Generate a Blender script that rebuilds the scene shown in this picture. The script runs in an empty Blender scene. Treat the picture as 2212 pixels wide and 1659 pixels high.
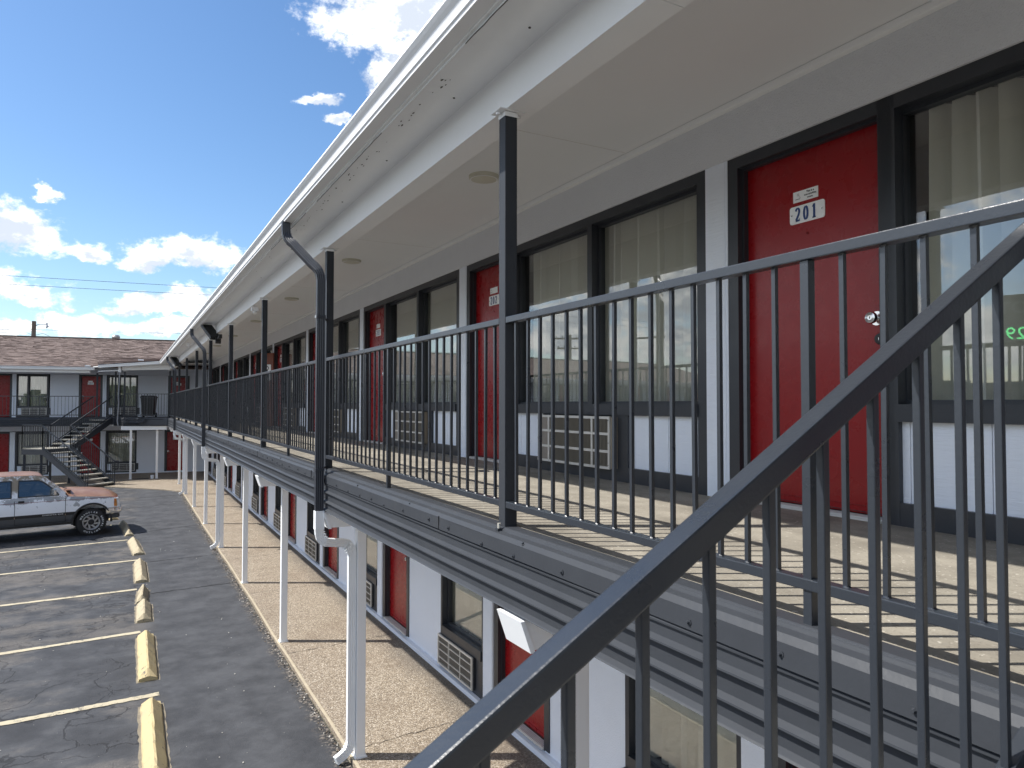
import bpy, bmesh, math, random
from mathutils import Vector, Matrix
random.seed(7)
R = math.radians
C = bpy.context.scene.collection
sc = bpy.context.scene

# ------------------------------------------------------------------ camera, sky, sun, exposure
DK = 2.523                      # height of the upper walkway
cam_d = bpy.data.cameras.new('camera'); cam = bpy.data.objects.new('camera', cam_d); C.objects.link(cam)
cam.location = (0, 0, 3.108)
cam.rotation_euler = (R(90 + 1.607), R(-0.045), R(-28.557))
cam_d.sensor_fit = 'HORIZONTAL'; cam_d.sensor_width = 36; cam_d.lens = 36 * 1531.7 / 2212
cam_d.clip_start = 0.05; cam_d.clip_end = 2000
cam_d.dof.use_dof = True; cam_d.dof.focus_distance = 5.0; cam_d.dof.aperture_fstop = 14.0
sc.camera = cam
sc.render.resolution_x = 1024; sc.render.resolution_y = 768
sc.view_settings.view_transform = 'Standard'; sc.view_settings.look = 'None'
sc.view_settings.exposure = 1.78; sc.view_settings.gamma = 1; sc.view_settings.use_curve_mapping = False

SUN_DIR = Vector((-0.88, 0.475, 0)).normalized() * math.cos(R(50)) + Vector((0, 0, math.sin(R(50))))
sun_d = bpy.data.lights.new('sun', 'SUN'); sun = bpy.data.objects.new('sun', sun_d); C.objects.link(sun)
sun_d.energy = 2.0; sun_d.angle = R(0.7); sun_d.color = (1, 0.965, 0.91)
sun.rotation_euler = SUN_DIR.to_track_quat('Z', 'Y').to_euler()
sun['kind'] = 'structure'


class N:                                       # tiny expression builder for shader math
    def __init__(s, nt, sock): s.nt = nt; s.s = sock
    def _m(s, op, *a):
        n = s.nt.nodes.new('ShaderNodeMath'); n.operation = op
        for i, v in enumerate((s,) + a):
            if isinstance(v, N): s.nt.links.new(v.s, n.inputs[i])
            else: n.inputs[i].default_value = v
        return N(s.nt, n.outputs[0])
    def __add__(s, o): return s._m('ADD', o)
    def __radd__(s, o): return s._m('ADD', o)
    def __sub__(s, o): return s._m('SUBTRACT', o)
    def __rsub__(s, o): return (s * -1) + o
    def __mul__(s, o): return s._m('MULTIPLY', o)
    def __rmul__(s, o): return s._m('MULTIPLY', o)
    def __truediv__(s, o): return s._m('DIVIDE', o)
    def mx(s, o): return s._m('MAXIMUM', o)
    def mn(s, o): return s._m('MINIMUM', o)
    def sq(s): return s._m('SQRT')
    def ab(s): return s._m('ABSOLUTE')
    def mod(s, o): return s._m('FLOORED_MODULO', o)
    def gt(s, o): return s._m('GREATER_THAN', o)
    def lt(s, o): return s._m('LESS_THAN', o)
    def ss(s, a, b):                            # smoothstep between a and b
        n = s.nt.nodes.new('ShaderNodeMapRange'); n.interpolation_type = 'SMOOTHSTEP'
        s.nt.links.new(s.s, n.inputs[0]); n.inputs[1].default_value = a; n.inputs[2].default_value = b
        return N(s.nt, n.outputs[0])


def noise(nt, vec, scale, detail=4, rough=0.55, dist=0.0):
    n = nt.nodes.new('ShaderNodeTexNoise'); n.inputs['Scale'].default_value = scale
    n.inputs['Detail'].default_value = detail; n.inputs['Roughness'].default_value = rough
    n.inputs['Distortion'].default_value = dist
    if vec is not None: nt.links.new(vec, n.inputs['Vector'])
    return N(nt, n.outputs['Fac'])


def mixc(nt, fac, a, b):
    n = nt.nodes.new('ShaderNodeMix'); n.data_type = 'RGBA'
    if isinstance(fac, N): nt.links.new(fac.s, n.inputs[0])
    else: n.inputs[0].default_value = fac
    for i, v in ((6, a), (7, b)):
        if isinstance(v, tuple): n.inputs[i].default_value = (*v[:3], 1)
        else: nt.links.new(v, n.inputs[i])
    return n.outputs[2]


def vmap(nt, vec, loc=(0, 0, 0), sca=(1, 1, 1), rot=(0, 0, 0)):
    n = nt.nodes.new('ShaderNodeMapping'); n.inputs['Location'].default_value = loc
    n.inputs['Scale'].default_value = sca; n.inputs['Rotation'].default_value = rot
    nt.links.new(vec, n.inputs['Vector']); return n.outputs[0]


def build_world():
    w = bpy.data.worlds.new('World'); sc.world = w; w.use_nodes = True
    nt = w.node_tree; nt.nodes.clear()
    out = nt.nodes.new('ShaderNodeOutputWorld'); bg = nt.nodes.new('ShaderNodeBackground')
    sky = nt.nodes.new('ShaderNodeTexSky'); sky.sky_type = 'NISHITA'; sky.sun_disc = False
    sky.sun_elevation = R(50); sky.sun_rotation = math.atan2(SUN_DIR.x, SUN_DIR.y)
    sky.air_density = 1.0; sky.dust_density = 0.6; sky.ozone_density = 3.0; sky.altitude = 100
    tc = nt.nodes.new('ShaderNodeTexCoord'); d = tc.outputs['Generated']
    sp = nt.nodes.new('ShaderNodeSeparateXYZ'); nt.links.new(d, sp.inputs[0])
    x, y, z = (N(nt, sp.outputs[i]) for i in range(3))
    az = x._m('ARCTAN2', y) * 57.2958
    el = z._m('ARCSINE') * 57.2958
    # warp so that the cloud outlines billow
    v1 = vmap(nt, d, sca=(1, 1, 1.5))
    w1 = noise(nt, v1, 9, 8, 0.62); w2 = noise(nt, vmap(nt, d, loc=(5, 3, 1), sca=(1, 1, 1.4)), 9, 8, 0.62)
    fine = noise(nt, v1, 34, 7, 0.66)
    azw = az + (w1 - 0.5) * 7; elw = el + (w2 - 0.5) * 5.0
    blobs = [(19.0, 28.8, 7.6, 5.6), (18.8, 24.6, 3.6, 3.4), (26, 30, 7, 5), (13.2, 22.4, 1.9, 0.8), (14.8, 21.0, 1.3, 0.6),
             (-7.4, 11.0, 4.4, 2.5), (-2.4, 10.4, 1.9, 1.3), (-10.5, 10, 4, 2.2), (-5.3, 14.0, 0.9, 0.8),
             (1.6, 10.2, 2.8, 1.7), (5.0, 10.6, 3.8, 2.0), (-6.6, 7.4, 4.4, 1.4), (-9, 7.2, 4, 1.5), (1.0, 7.0, 2.6, 1.0), (4.8, 7.0, 4.0, 1.3), (8.2, 7.6, 3.0, 1.6),
             (-2.4, 5.5, 2.9, 1.3), (2.8, 5.4, 4.0, 1.1), (-7.2, 4.9, 3.2, 0.7), (7.0, 5.4, 4, 1.2)]
    dens = None; num = None; den = None
    for a, e, ww, hh in blobs:
        de = elw - e                               # flat-bottomed: squash the lower half
        dn = 1 - (((azw - a) / ww)._m('POWER', 2) + ((de / hh).mx(de * (-1.7 / hh)))._m('POWER', 2)).sq()
        dens = dn if dens is None else dens.mx(dn)
        wt = dn.mx(0.0); t_ = wt * (de / hh)
        num = t_ if num is None else num + t_; den = wt if den is None else den + wt
    vert = num / (den + 0.02)
    # the same kind of sky goes on all round, outside the picture
    big = noise(nt, vmap(nt, d, loc=(2.3, 0.4, 0), sca=(1, 1, 2.4)), 4.2, 7, 0.6)
    inside = (az - 10.5).ab().ss(17, 23)                  # 0 where the photograph looks
    hi = el.ss(14, 34)
    outer = ((big - 0.41) * 5.0 - hi * 0.45) * inside + (inside - 1) * 2
    low = ((big - 0.50) * 5.0) * (1 - el.ss(6.0, 8.5)) + el.ss(6.0, 8.5) * -2
    dens = dens.mx(outer).mx(low)
    dn = dens + (fine - 0.5) * 1.35
    alpha = dn.ss(0.03, 0.52)
    # self shading: brighter where the density falls away towards the sun (up and left)
    sh = noise(nt, vmap(nt, d, loc=(0.028, -0.012, -0.05), sca=(1, 1, 1.5)), 9, 8, 0.62)
    sh2 = noise(nt, vmap(nt, d, loc=(0.010, -0.004, -0.018), sca=(1, 1, 1.5)), 34, 7, 0.66)
    lit = ((w1 - sh) * 4.2 + (fine - sh2) * 2.2 + 0.62 + vert * 0.55 - dens.mx(0) * 0.35).ss(-0.2, 0.95)
    K = 2.85
    ccol = mixc(nt, lit, (0.55 * K, 0.60 * K, 0.68 * K), (1.16 * K, 1.16 * K, 1.14 * K))
    hz = mixc(nt, 0.30, sky.outputs[0], sky.outputs[0])
    hs = nt.nodes.new('ShaderNodeHueSaturation'); hs.inputs['Saturation'].default_value = 1.14; hs.inputs['Hue'].default_value = 0.500; hs.inputs['Value'].default_value = 0.345
    nt.links.new(hz, hs.inputs['Color'])
    col = mixc(nt, alpha * 0.97, hs.outputs[0], ccol)
    nt.links.new(col, bg.inputs[0]); bg.inputs[1].default_value = 0.15
    nt.links.new(bg.outputs[0], out.inputs[0])


build_world()

# ------------------------------------------------------------------ materials
MATS = {}


def mat(name, col, rough=0.6, metal=0.0, var=0.10, vs=3.0, bump=0.0, bs=60, spec=0.5, dirt=0.0, dcol=(0.12, 0.10, 0.08), fn=None, coat=0.0, bd=3):
    if name in MATS: return MATS[name]
    m = bpy.data.materials.new(name); m.use_nodes = True; nt = m.node_tree
    b = nt.nodes['Principled BSDF']
    g = nt.nodes.new('ShaderNodeNewGeometry'); P = g.outputs['Position']
    n1 = noise(nt, P, vs, 5, 0.6)
    f = (n1 - 0.5) * (2 * var) + 1
    sc3 = nt.nodes.new('ShaderNodeVectorMath'); sc3.operation = 'SCALE'
    sc3.inputs[0].default_value = col; nt.links.new(f.s, sc3.inputs['Scale'])
    out = sc3.outputs[0]
    if dirt > 0:
        dn = noise(nt, P, 1.7, 7, 0.7).ss(0.52, 0.78) * dirt
        out = mixc(nt, dn, out, dcol)
    rr = (noise(nt, P, 9, 4) - 0.5) * 0.18 + rough
    nt.links.new(out, b.inputs['Base Color']); nt.links.new(rr.s, b.inputs['Roughness'])
    b.inputs['Metallic'].default_value = metal; b.inputs['Specular IOR Level'].default_value = spec
    b.inputs['Coat Weight'].default_value = coat
    if bump > 0:
        bn = nt.nodes.new('ShaderNodeBump'); bn.inputs['Distance'].default_value = 0.01
        bn.inputs['Strength'].default_value = bump
        nt.links.new(noise(nt, P, bs, bd, 0.6).s, bn.inputs['Height']); nt.links.new(bn.outputs[0], b.inputs['Normal'])
    if fn: fn(nt, b, P, out)
    MATS[name] = m; return m


GREY = mat('grey paint', (0.040, 0.044, 0.051), 0.5, var=0.14, vs=5, bump=0.10, bs=30, spec=0.22, dirt=0.25, dcol=(0.075, 0.075, 0.072))
DARK = mat('charcoal frame paint', (0.030, 0.034, 0.042), 0.38, var=0.10, vs=6, bump=0.10, bs=60)
RAIL = mat('grey rail paint', (0.024, 0.029, 0.037), 0.30, var=0.10, vs=12, bump=0.07, bs=90, spec=0.7)
WHITE = mat('white trim paint', (0.87, 0.88, 0.88), 0.5, var=0.03, bump=0.05, bs=30, dirt=0.10, dcol=(0.5, 0.48, 0.44))
PALE = mat('pale blue wall stucco', (0.75, 0.79, 0.86), 0.85, var=0.03, bump=0.5, bs=110, dirt=0.06, dcol=(0.4, 0.42, 0.45))
LINT = mat('grey lintel stucco', (0.76, 0.78, 0.81), 0.9, var=0.05, bump=0.8, bs=130)
CEIL = mat('ceiling paint', (0.82, 0.83, 0.84), 0.7, var=0.03, vs=1.2, bump=0.05, bs=20)
METW = mat('white downspout metal', (0.86, 0.88, 0.89), 0.35, var=0.03, dirt=0.08, dcol=(0.5, 0.48, 0.44))
CHROME = mat('chrome', (0.72, 0.72, 0.72), 0.2, metal=1.0, var=0.05)
BLACK = mat('black plastic', (0.018, 0.018, 0.020), 0.45)
RUBBER = mat('tyre rubber', (0.022, 0.022, 0.023), 0.75, bump=0.2, bs=50)
NAVY = mat('navy digits', (0.012, 0.05, 0.20), 0.5)
PLATE = mat('white plate', (0.90, 0.91, 0.92), 0.35, var=0.02)
ALU = mat('aluminium grille', (0.64, 0.63, 0.60), 0.42, metal=0.35, var=0.15, vs=14, dirt=0.5, dcol=(0.30, 0.24, 0.18))
FIN = mat('dark grille fins', (0.085, 0.082, 0.078), 0.6, var=0.3, vs=8)
WOOD = mat('orange brown door wood', (0.20, 0.045, 0.014), 0.4, var=0.2, vs=2)
CURT = mat('curtain cloth', (0.80, 0.79, 0.70), 0.9, var=0.06, vs=2)
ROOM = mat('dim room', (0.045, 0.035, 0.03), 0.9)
LAMPG = mat('lamp diffuser', (0.62, 0.60, 0.50), 0.4)
POLEW = mat('weathered pole wood', (0.13, 0.105, 0.085), 0.9, var=0.3, vs=6)
WIRE = mat('wire', (0.03, 0.03, 0.035), 0.6)
TREAD = mat('concrete stair tread', (0.36, 0.34, 0.29), 0.9, var=0.15, vs=8, bump=0.4, bs=60)


def wood_board(nt, b, P, out):                      # rough sawn board relief
    bn = nt.nodes.new('ShaderNodeBump'); bn.inputs['Distance'].default_value = 0.006; bn.inputs['Strength'].default_value = 0.7
    h = noise(nt, vmap(nt, P, sca=(9, 6, 70)), 1.2, 4, 0.6)
    nt.links.new(h.s, bn.inputs['Height']); nt.links.new(bn.outputs[0], b.inputs['Normal'])


PANEL = mat('white sawn board', (0.80, 0.85, 0.93), 0.75, var=0.03, fn=wood_board)


def door_fn(nt, b, P, out):
    bn = nt.nodes.new('ShaderNodeBump'); bn.inputs['Distance'].default_value = 0.002; bn.inputs['Strength'].default_value = 0.15
    h = noise(nt, vmap(nt, P, sca=(1, 1.6, 60)), 1.5, 3, 0.5)
    nt.links.new(h.s, bn.inputs['Height']); nt.links.new(bn.outputs[0], b.inputs['Normal'])


RED = mat('red door paint', (0.28, 0.006, 0.009), 0.28, var=0.06, vs=2, fn=door_fn, spec=0.38, dirt=0.35, dcol=(0.16, 0.010, 0.012))


def glass_mat(name, tint=(0.94, 0.95, 0.95), k=1.15, rough=0.0, add=0.01):
    m = bpy.data.materials.new(name); m.use_nodes = True; nt = m.node_tree; nt.nodes.clear()
    o = nt.nodes.new('ShaderNodeOutputMaterial'); mx = nt.nodes.new('ShaderNodeMixShader')
    t = nt.nodes.new('ShaderNodeBsdfTransparent'); t.inputs[0].default_value = (*tint, 1)
    gl = nt.nodes.new('ShaderNodeBsdfGlossy'); gl.inputs['Roughness'].default_value = rough
    g = nt.nodes.new('ShaderNodeNewGeometry')
    dt = nt.nodes.new('ShaderNodeVectorMath'); dt.operation = 'DOT_PRODUCT'
    nt.links.new(g.outputs['Incoming'], dt.inputs[0]); nt.links.new(g.outputs['Normal'], dt.inputs[1])
    cs = N(nt, dt.outputs['Value']).ab(); fr = (1 - cs)._m('POWER', 4.0) * 0.88 + 0.10
    bn = nt.nodes.new('ShaderNodeBump'); bn.inputs['Distance'].default_value = 0.003; bn.inputs['Strength'].default_value = 0.25
    nt.links.new(noise(nt, g.outputs['Position'], 1.6, 1).s, bn.inputs['Height'])
    nt.links.new(bn.outputs[0], gl.inputs['Normal'])
    f = (fr * k + add).mn(0.96)
    nt.links.new(f.s, mx.inputs[0]); nt.links.new(t.outputs[0], mx.inputs[1]); nt.links.new(gl.outputs[0], mx.inputs[2])
    nt.links.new(mx.outputs[0], o.inputs[0]); return m


GLASS = glass_mat('window glass')
CARGLASS = glass_mat('car glass', (0.45, 0.48, 0.50), 0.9, 0.0, 0.04)


def concrete_deck():
    def fn(nt, b, P, out):
        sp = nt.nodes.new('ShaderNodeSeparateXYZ'); nt.links.new(P, sp.inputs[0])
        x = N(nt, sp.outputs[0])
        fine = noise(nt, P, 95, 3, 0.7); med = noise(nt, vmap(nt, P, sca=(1, 0.6, 1)), 3.2, 6, 0.65)
        c = mixc(nt, med.ss(0.3, 0.7), (0.19, 0.170, 0.137), (0.33, 0.30, 0.245))
        c = mixc(nt, fine.ss(0.54, 0.68) * 0.6, c, (0.15, 0.13, 0.105))
        c = mixc(nt, noise(nt, P, 60, 2).ss(0.66, 0.72) * 0.6, c, (0.62, 0.58, 0.5))
        c = mixc(nt, noise(nt, P, 1.1, 8, 0.75, 1.0).ss(0.54, 0.68) * 0.5, c, (0.20, 0.185, 0.165))
        edge = (x + (noise(nt, P, 7, 8, 0.75) - 0.5) * 0.10).lt(1.615)     # ragged edge of the grey paint
        c = mixc(nt, edge, c, (0.062, 0.068, 0.080))
        nt.links.new(c, b.inputs['Base Color'])
        nt.links.new((0.9 - edge * 0.35).s, b.inputs['Roughness'])
        bn = nt.nodes.new('ShaderNodeBump'); bn.inputs['Distance'].default_value = 0.006; bn.inputs['Strength'].default_value = 0.5
        nt.links.new(((fine * 0.6 + med * 0.4) + edge * 0.5).s, bn.inputs['Height']); nt.links.new(bn.outputs[0], b.inputs['Normal'])
    return mat('walkway concrete', (0.4, 0.36, 0.3), 0.9, fn=fn)


def aggregate():
    def fn(nt, b, P, out):
        vo = nt.nodes.new('ShaderNodeTexVoronoi'); vo.inputs['Scale'].default_value = 95; nt.links.new(P, vo.inputs['Vector'])
        sp = nt.nodes.new('ShaderNodeSeparateColor'); nt.links.new(vo.outputs['Color'], sp.inputs[0]); r = N(nt, sp.outputs[0])
        big = noise(nt, P, 1.3, 6, 0.7)
        c = mixc(nt, r.ss(0.1, 0.9), (0.18, 0.142, 0.10), (0.34, 0.28, 0.208))
        c = mixc(nt, r.gt(0.86) * 0.8, c, (0.52, 0.46, 0.38)); c = mixc(nt, r.lt(0.14) * 0.6, c, (0.10, 0.08, 0.06))
        c = mixc(nt, big.ss(0.46, 0.70) * 0.5, c, (0.17, 0.125, 0.085))
        c = mixc(nt, noise(nt, P, 6, 6, 0.7).ss(0.68, 0.80) * 0.5, c, (0.6, 0.57, 0.52))
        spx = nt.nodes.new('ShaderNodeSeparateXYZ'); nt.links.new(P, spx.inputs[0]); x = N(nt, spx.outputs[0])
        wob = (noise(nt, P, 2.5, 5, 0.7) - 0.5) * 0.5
        c = mixc(nt, (x + wob).ss(2.75, 3.25) * 0.65, c, (0.075, 0.068, 0.060))       # colour darkens towards the wall
        nt.links.new(c, b.inputs['Base Color'])
        bn = nt.nodes.new('ShaderNodeBump'); bn.inputs['Distance'].default_value = 0.006; bn.inputs['Strength'].default_value = 0.6
        nt.links.new((1 - N(nt, vo.outputs['Distance'])).s, bn.inputs['Height']); nt.links.new(bn.outputs[0], b.inputs['Normal'])
    return mat('exposed aggregate concrete', (0.38, 0.3, 0.2), 0.85, fn=fn)


def asphalt():
    def fn(nt, b, P, out):
        sp = nt.nodes.new('ShaderNodeSeparateXYZ'); nt.links.new(P, sp.inputs[0]); x = N(nt, sp.outputs[0]); y = N(nt, sp.outputs[1])
        fine = noise(nt, P, 120, 3, 0.7); med = noise(nt, vmap(nt, P, sca=(1, 1, 1)), 2.2, 8, 0.7); big = noise(nt, vmap(nt, P, loc=(3, 1, 0), sca=(0.7, 1.3, 1)), 0.55, 6, 0.65)
        c = mixc(nt, med.ss(0.3, 0.72), (0.036, 0.038, 0.043), (0.078, 0.081, 0.088))
        lot = 1 - (x + (med - 0.5) * 0.3).ss(0.15, 0.5)               # worn parking bays against the smoother sealed strip
        worn = (big + (med - 0.5) * 0.5).ss(0.44, 0.62) * lot
        sand = mixc(nt, fine.ss(0.35, 0.65), (0.10, 0.085, 0.07), (0.30, 0.26, 0.215))
        c = mixc(nt, worn * 0.34, c, sand)
        c = mixc(nt, fine.ss(0.66, 0.74) * 0.5, c, (0.26, 0.25, 0.24))
        c = mixc(nt, (big * -1 + 1).ss(0.56, 0.66) * lot * 0.5, c, (0.022, 0.023, 0.027))
        scuff = noise(nt, vmap(nt, P, sca=(1.0, 2.0, 1)), 1.3, 9, 0.78).ss(0.63, 0.75) * 0.5
        c = mixc(nt, scuff * 0.7, c, (0.15, 0.155, 0.165))
        # cracks
        w = noise(nt, P, 3.0, 6, 0.7)
        cv = nt.nodes.new('ShaderNodeVectorMath'); cv.operation = 'ADD'
        nn = nt.nodes.new('ShaderNodeTexNoise'); nn.inputs['Scale'].default_value = 2.0; nn.inputs['Detail'].default_value = 7; nt.links.new(P, nn.inputs['Vector'])
        s2 = nt.nodes.new('ShaderNodeVectorMath'); s2.operation = 'SCALE'; s2.inputs['Scale'].default_value = 0.9
        nt.links.new(nn.outputs['Color'], s2.inputs[0]); nt.links.new(P, cv.inputs[0]); nt.links.new(s2.outputs[0], cv.inputs[1])
        vo = nt.nodes.new('ShaderNodeTexVoronoi'); vo.feature = 'DISTANCE_TO_EDGE'; vo.inputs['Scale'].default_value = 1.15; nt.links.new(cv.outputs[0], vo.inputs['Vector'])
        vo2 = nt.nodes.new('ShaderNodeTexVoronoi'); vo2.feature = 'DISTANCE_TO_EDGE'; vo2.inputs['Scale'].default_value = 3.2; nt.links.new(cv.outputs[0], vo2.inputs['Vector'])
        ck = (1 - N(nt, vo.outputs['Distance']).ss(0.006, 0.018)) * noise(nt, P, 0.8, 3).ss(0.36, 0.50)
        ck2 = (1 - N(nt, vo2.outputs['Distance']).ss(0.008, 0.03)) * noise(nt, vmap(nt, P, loc=(7, 2, 0)), 0.7, 4).ss(0.48, 0.60)
        ck = ck.mx(ck2) * (lot * 0.85 + 0.15)
        c = mixc(nt, ck * 0.65, c, (0.012, 0.012, 0.014))
        # loose grit along the edge of the path
        ed = (x + (w - 0.5) * 0.35).ss(1.60, 1.74)
        vg = nt.nodes.new('ShaderNodeTexVoronoi'); vg.inputs['Scale'].default_value = 45; nt.links.new(P, vg.inputs['Vector'])
        sg = nt.nodes.new('ShaderNodeSeparateColor'); nt.links.new(vg.outputs['Color'], sg.inputs[0]); gr = N(nt, sg.outputs[0])
        grit = mixc(nt, gr.ss(0.5, 1.0), (0.03, 0.028, 0.026), (0.24, 0.205, 0.17))
        c = mixc(nt, ed * 0.9, c, grit)
        nt.links.new(c, b.inputs['Base Color'])
        nt.links.new((0.78 - worn * -0.1 + (fine - 0.5) * 0.2).s, b.inputs['Roughness'])
        bn = nt.nodes.new('ShaderNodeBump'); bn.inputs['Distance'].default_value = 0.012; bn.inputs['Strength'].default_value = 0.6
        nt.links.new((fine * 0.5 + med * 0.15 - ck * 0.6).s, bn.inputs['Height']); nt.links.new(bn.outputs[0], b.inputs['Normal'])
    return mat('asphalt', (0.05, 0.05, 0.06), 0.85, fn=fn, spec=0.35)


def worn_paint(name, col, amt=0.5, sc_=9):
    def fn(nt, b, P, out):
        n = noise(nt, P, sc_, 8, 0.75); f = noise(nt, P, 70, 3, 0.7)
        c = mixc(nt, (n + (f - 0.5) * 0.35).ss(amt, amt + 0.06), col, (0.11, 0.10, 0.09))
        c = mixc(nt, noise(nt, P, 2.5, 4).ss(0.45, 0.75) * 0.45, c, (0.34, 0.29, 0.21))
        nt.links.new(c, b.inputs['Base Color'])
        bn = nt.nodes.new('ShaderNodeBump'); bn.inputs['Distance'].default_value = 0.006; bn.inputs['Strength'].default_value = 0.6
        nt.links.new(f.s, bn.inputs['Height']); nt.links.new(bn.outputs[0], b.inputs['Normal'])
    return mat(name, col, 0.85, fn=fn)


DECKM = concrete_deck(); AGG = aggregate(); ASPH = asphalt()
LINE = worn_paint('worn line paint', (0.50, 0.44, 0.31), 0.56, 12)
STOPM = worn_paint('yellow wheel stop paint', (0.50, 0.40, 0.21), 0.60, 7)
STOPG = worn_paint('faded wheel stop paint', (0.42, 0.355, 0.235), 0.57, 7)


def shingle_fn(nt, b, P, out):
    a = nt.nodes.new('ShaderNodeAttribute'); a.attribute_name = 'tone'; t = N(nt, a.outputs['Fac'])
    c = mixc(nt, t, (0.125, 0.088, 0.072), (0.25, 0.185, 0.155))
    c = mixc(nt, noise(nt, P, 60, 2).ss(0.4, 0.7) * 0.35, c, (0.30, 0.24, 0.22))
    nt.links.new(c, b.inputs['Base Color'])


SHING = mat('brown shingles', (0.2, 0.15, 0.13), 0.95, fn=shingle_fn)


def m_truck(nt, b, P, out):
    tc = nt.nodes.new('ShaderNodeTexCoord'); O = tc.outputs['Object']
    sp = nt.nodes.new('ShaderNodeSeparateXYZ'); nt.links.new(O, sp.inputs[0])
    x = N(nt, sp.outputs[0]); y = N(nt, sp.outputs[1]); z = N(nt, sp.outputs[2])
    big = noise(nt, O, 2.4, 8, 0.7); fi = noise(nt, O, 14, 6, 0.75)
    white = (0.86, 0.88, 0.92)
    prim = mixc(nt, fi.ss(0.3, 0.7), (0.30, 0.32, 0.35), (0.42, 0.43, 0.44))
    # peeled primer under the window line, on the fender top and across the door
    band1 = 1 - ((z - 0.92) / 0.085).ab().ss(0.5, 1.1)
    band2 = 1 - ((z - 0.77) / 0.10).ab().ss(0.3, 1.1)
    pk = (big + (fi - 0.5) * 0.45 + band1 * 0.16 + band2 * 0.06 + (z.gt(0.88) * x.gt(0.05)) * 0.05).ss(0.62, 0.645)
    pk = pk * (band1.mx(band2)) * z.gt(0.66)
    c = mixc(nt, pk.gt(0.3), white, prim)
    # tan sun-burnt paint on pillars and beltline
    tanm = (z + (big - 0.5) * 0.5).ss(1.05, 1.22) * (fi + big).ss(0.82, 1.05)
    c = mixc(nt, tanm, c, (0.27, 0.225, 0.165))
    # rusty brown hood and roof (upward faces)
    g = nt.nodes.new('ShaderNodeNewGeometry'); sn = nt.nodes.new('ShaderNodeSeparateXYZ'); nt.links.new(g.outputs['Normal'], sn.inputs[0])
    up = N(nt, sn.outputs[2]) + (fi - 0.5) * 0.25
    rust = mixc(nt, big.ss(0.3, 0.7), (0.19, 0.088, 0.048), (0.30, 0.18, 0.11))
    c = mixc(nt, up.ss(0.55, 0.7) * z.gt(0.86), c, rust)
    c = mixc(nt, (z.lt(0.885) * z.gt(0.876)), c, (0.20, 0.03, 0.04))       # pin stripe
    c = mixc(nt, z.lt(0.545), c, (0.075, 0.08, 0.088))
    c = mixc(nt, z.lt(0.60) * z.gt(0.53), c, (0.015, 0.015, 0.017))
    nt.links.new(c, b.inputs['Base Color'])
    b.inputs['Coat Weight'].default_value = 0.08


TRUCKP = mat('peeling truck paint', (0.6, 0.6, 0.6), 0.38, fn=m_truck)

# ------------------------------------------------------------------ mesh helpers


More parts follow.
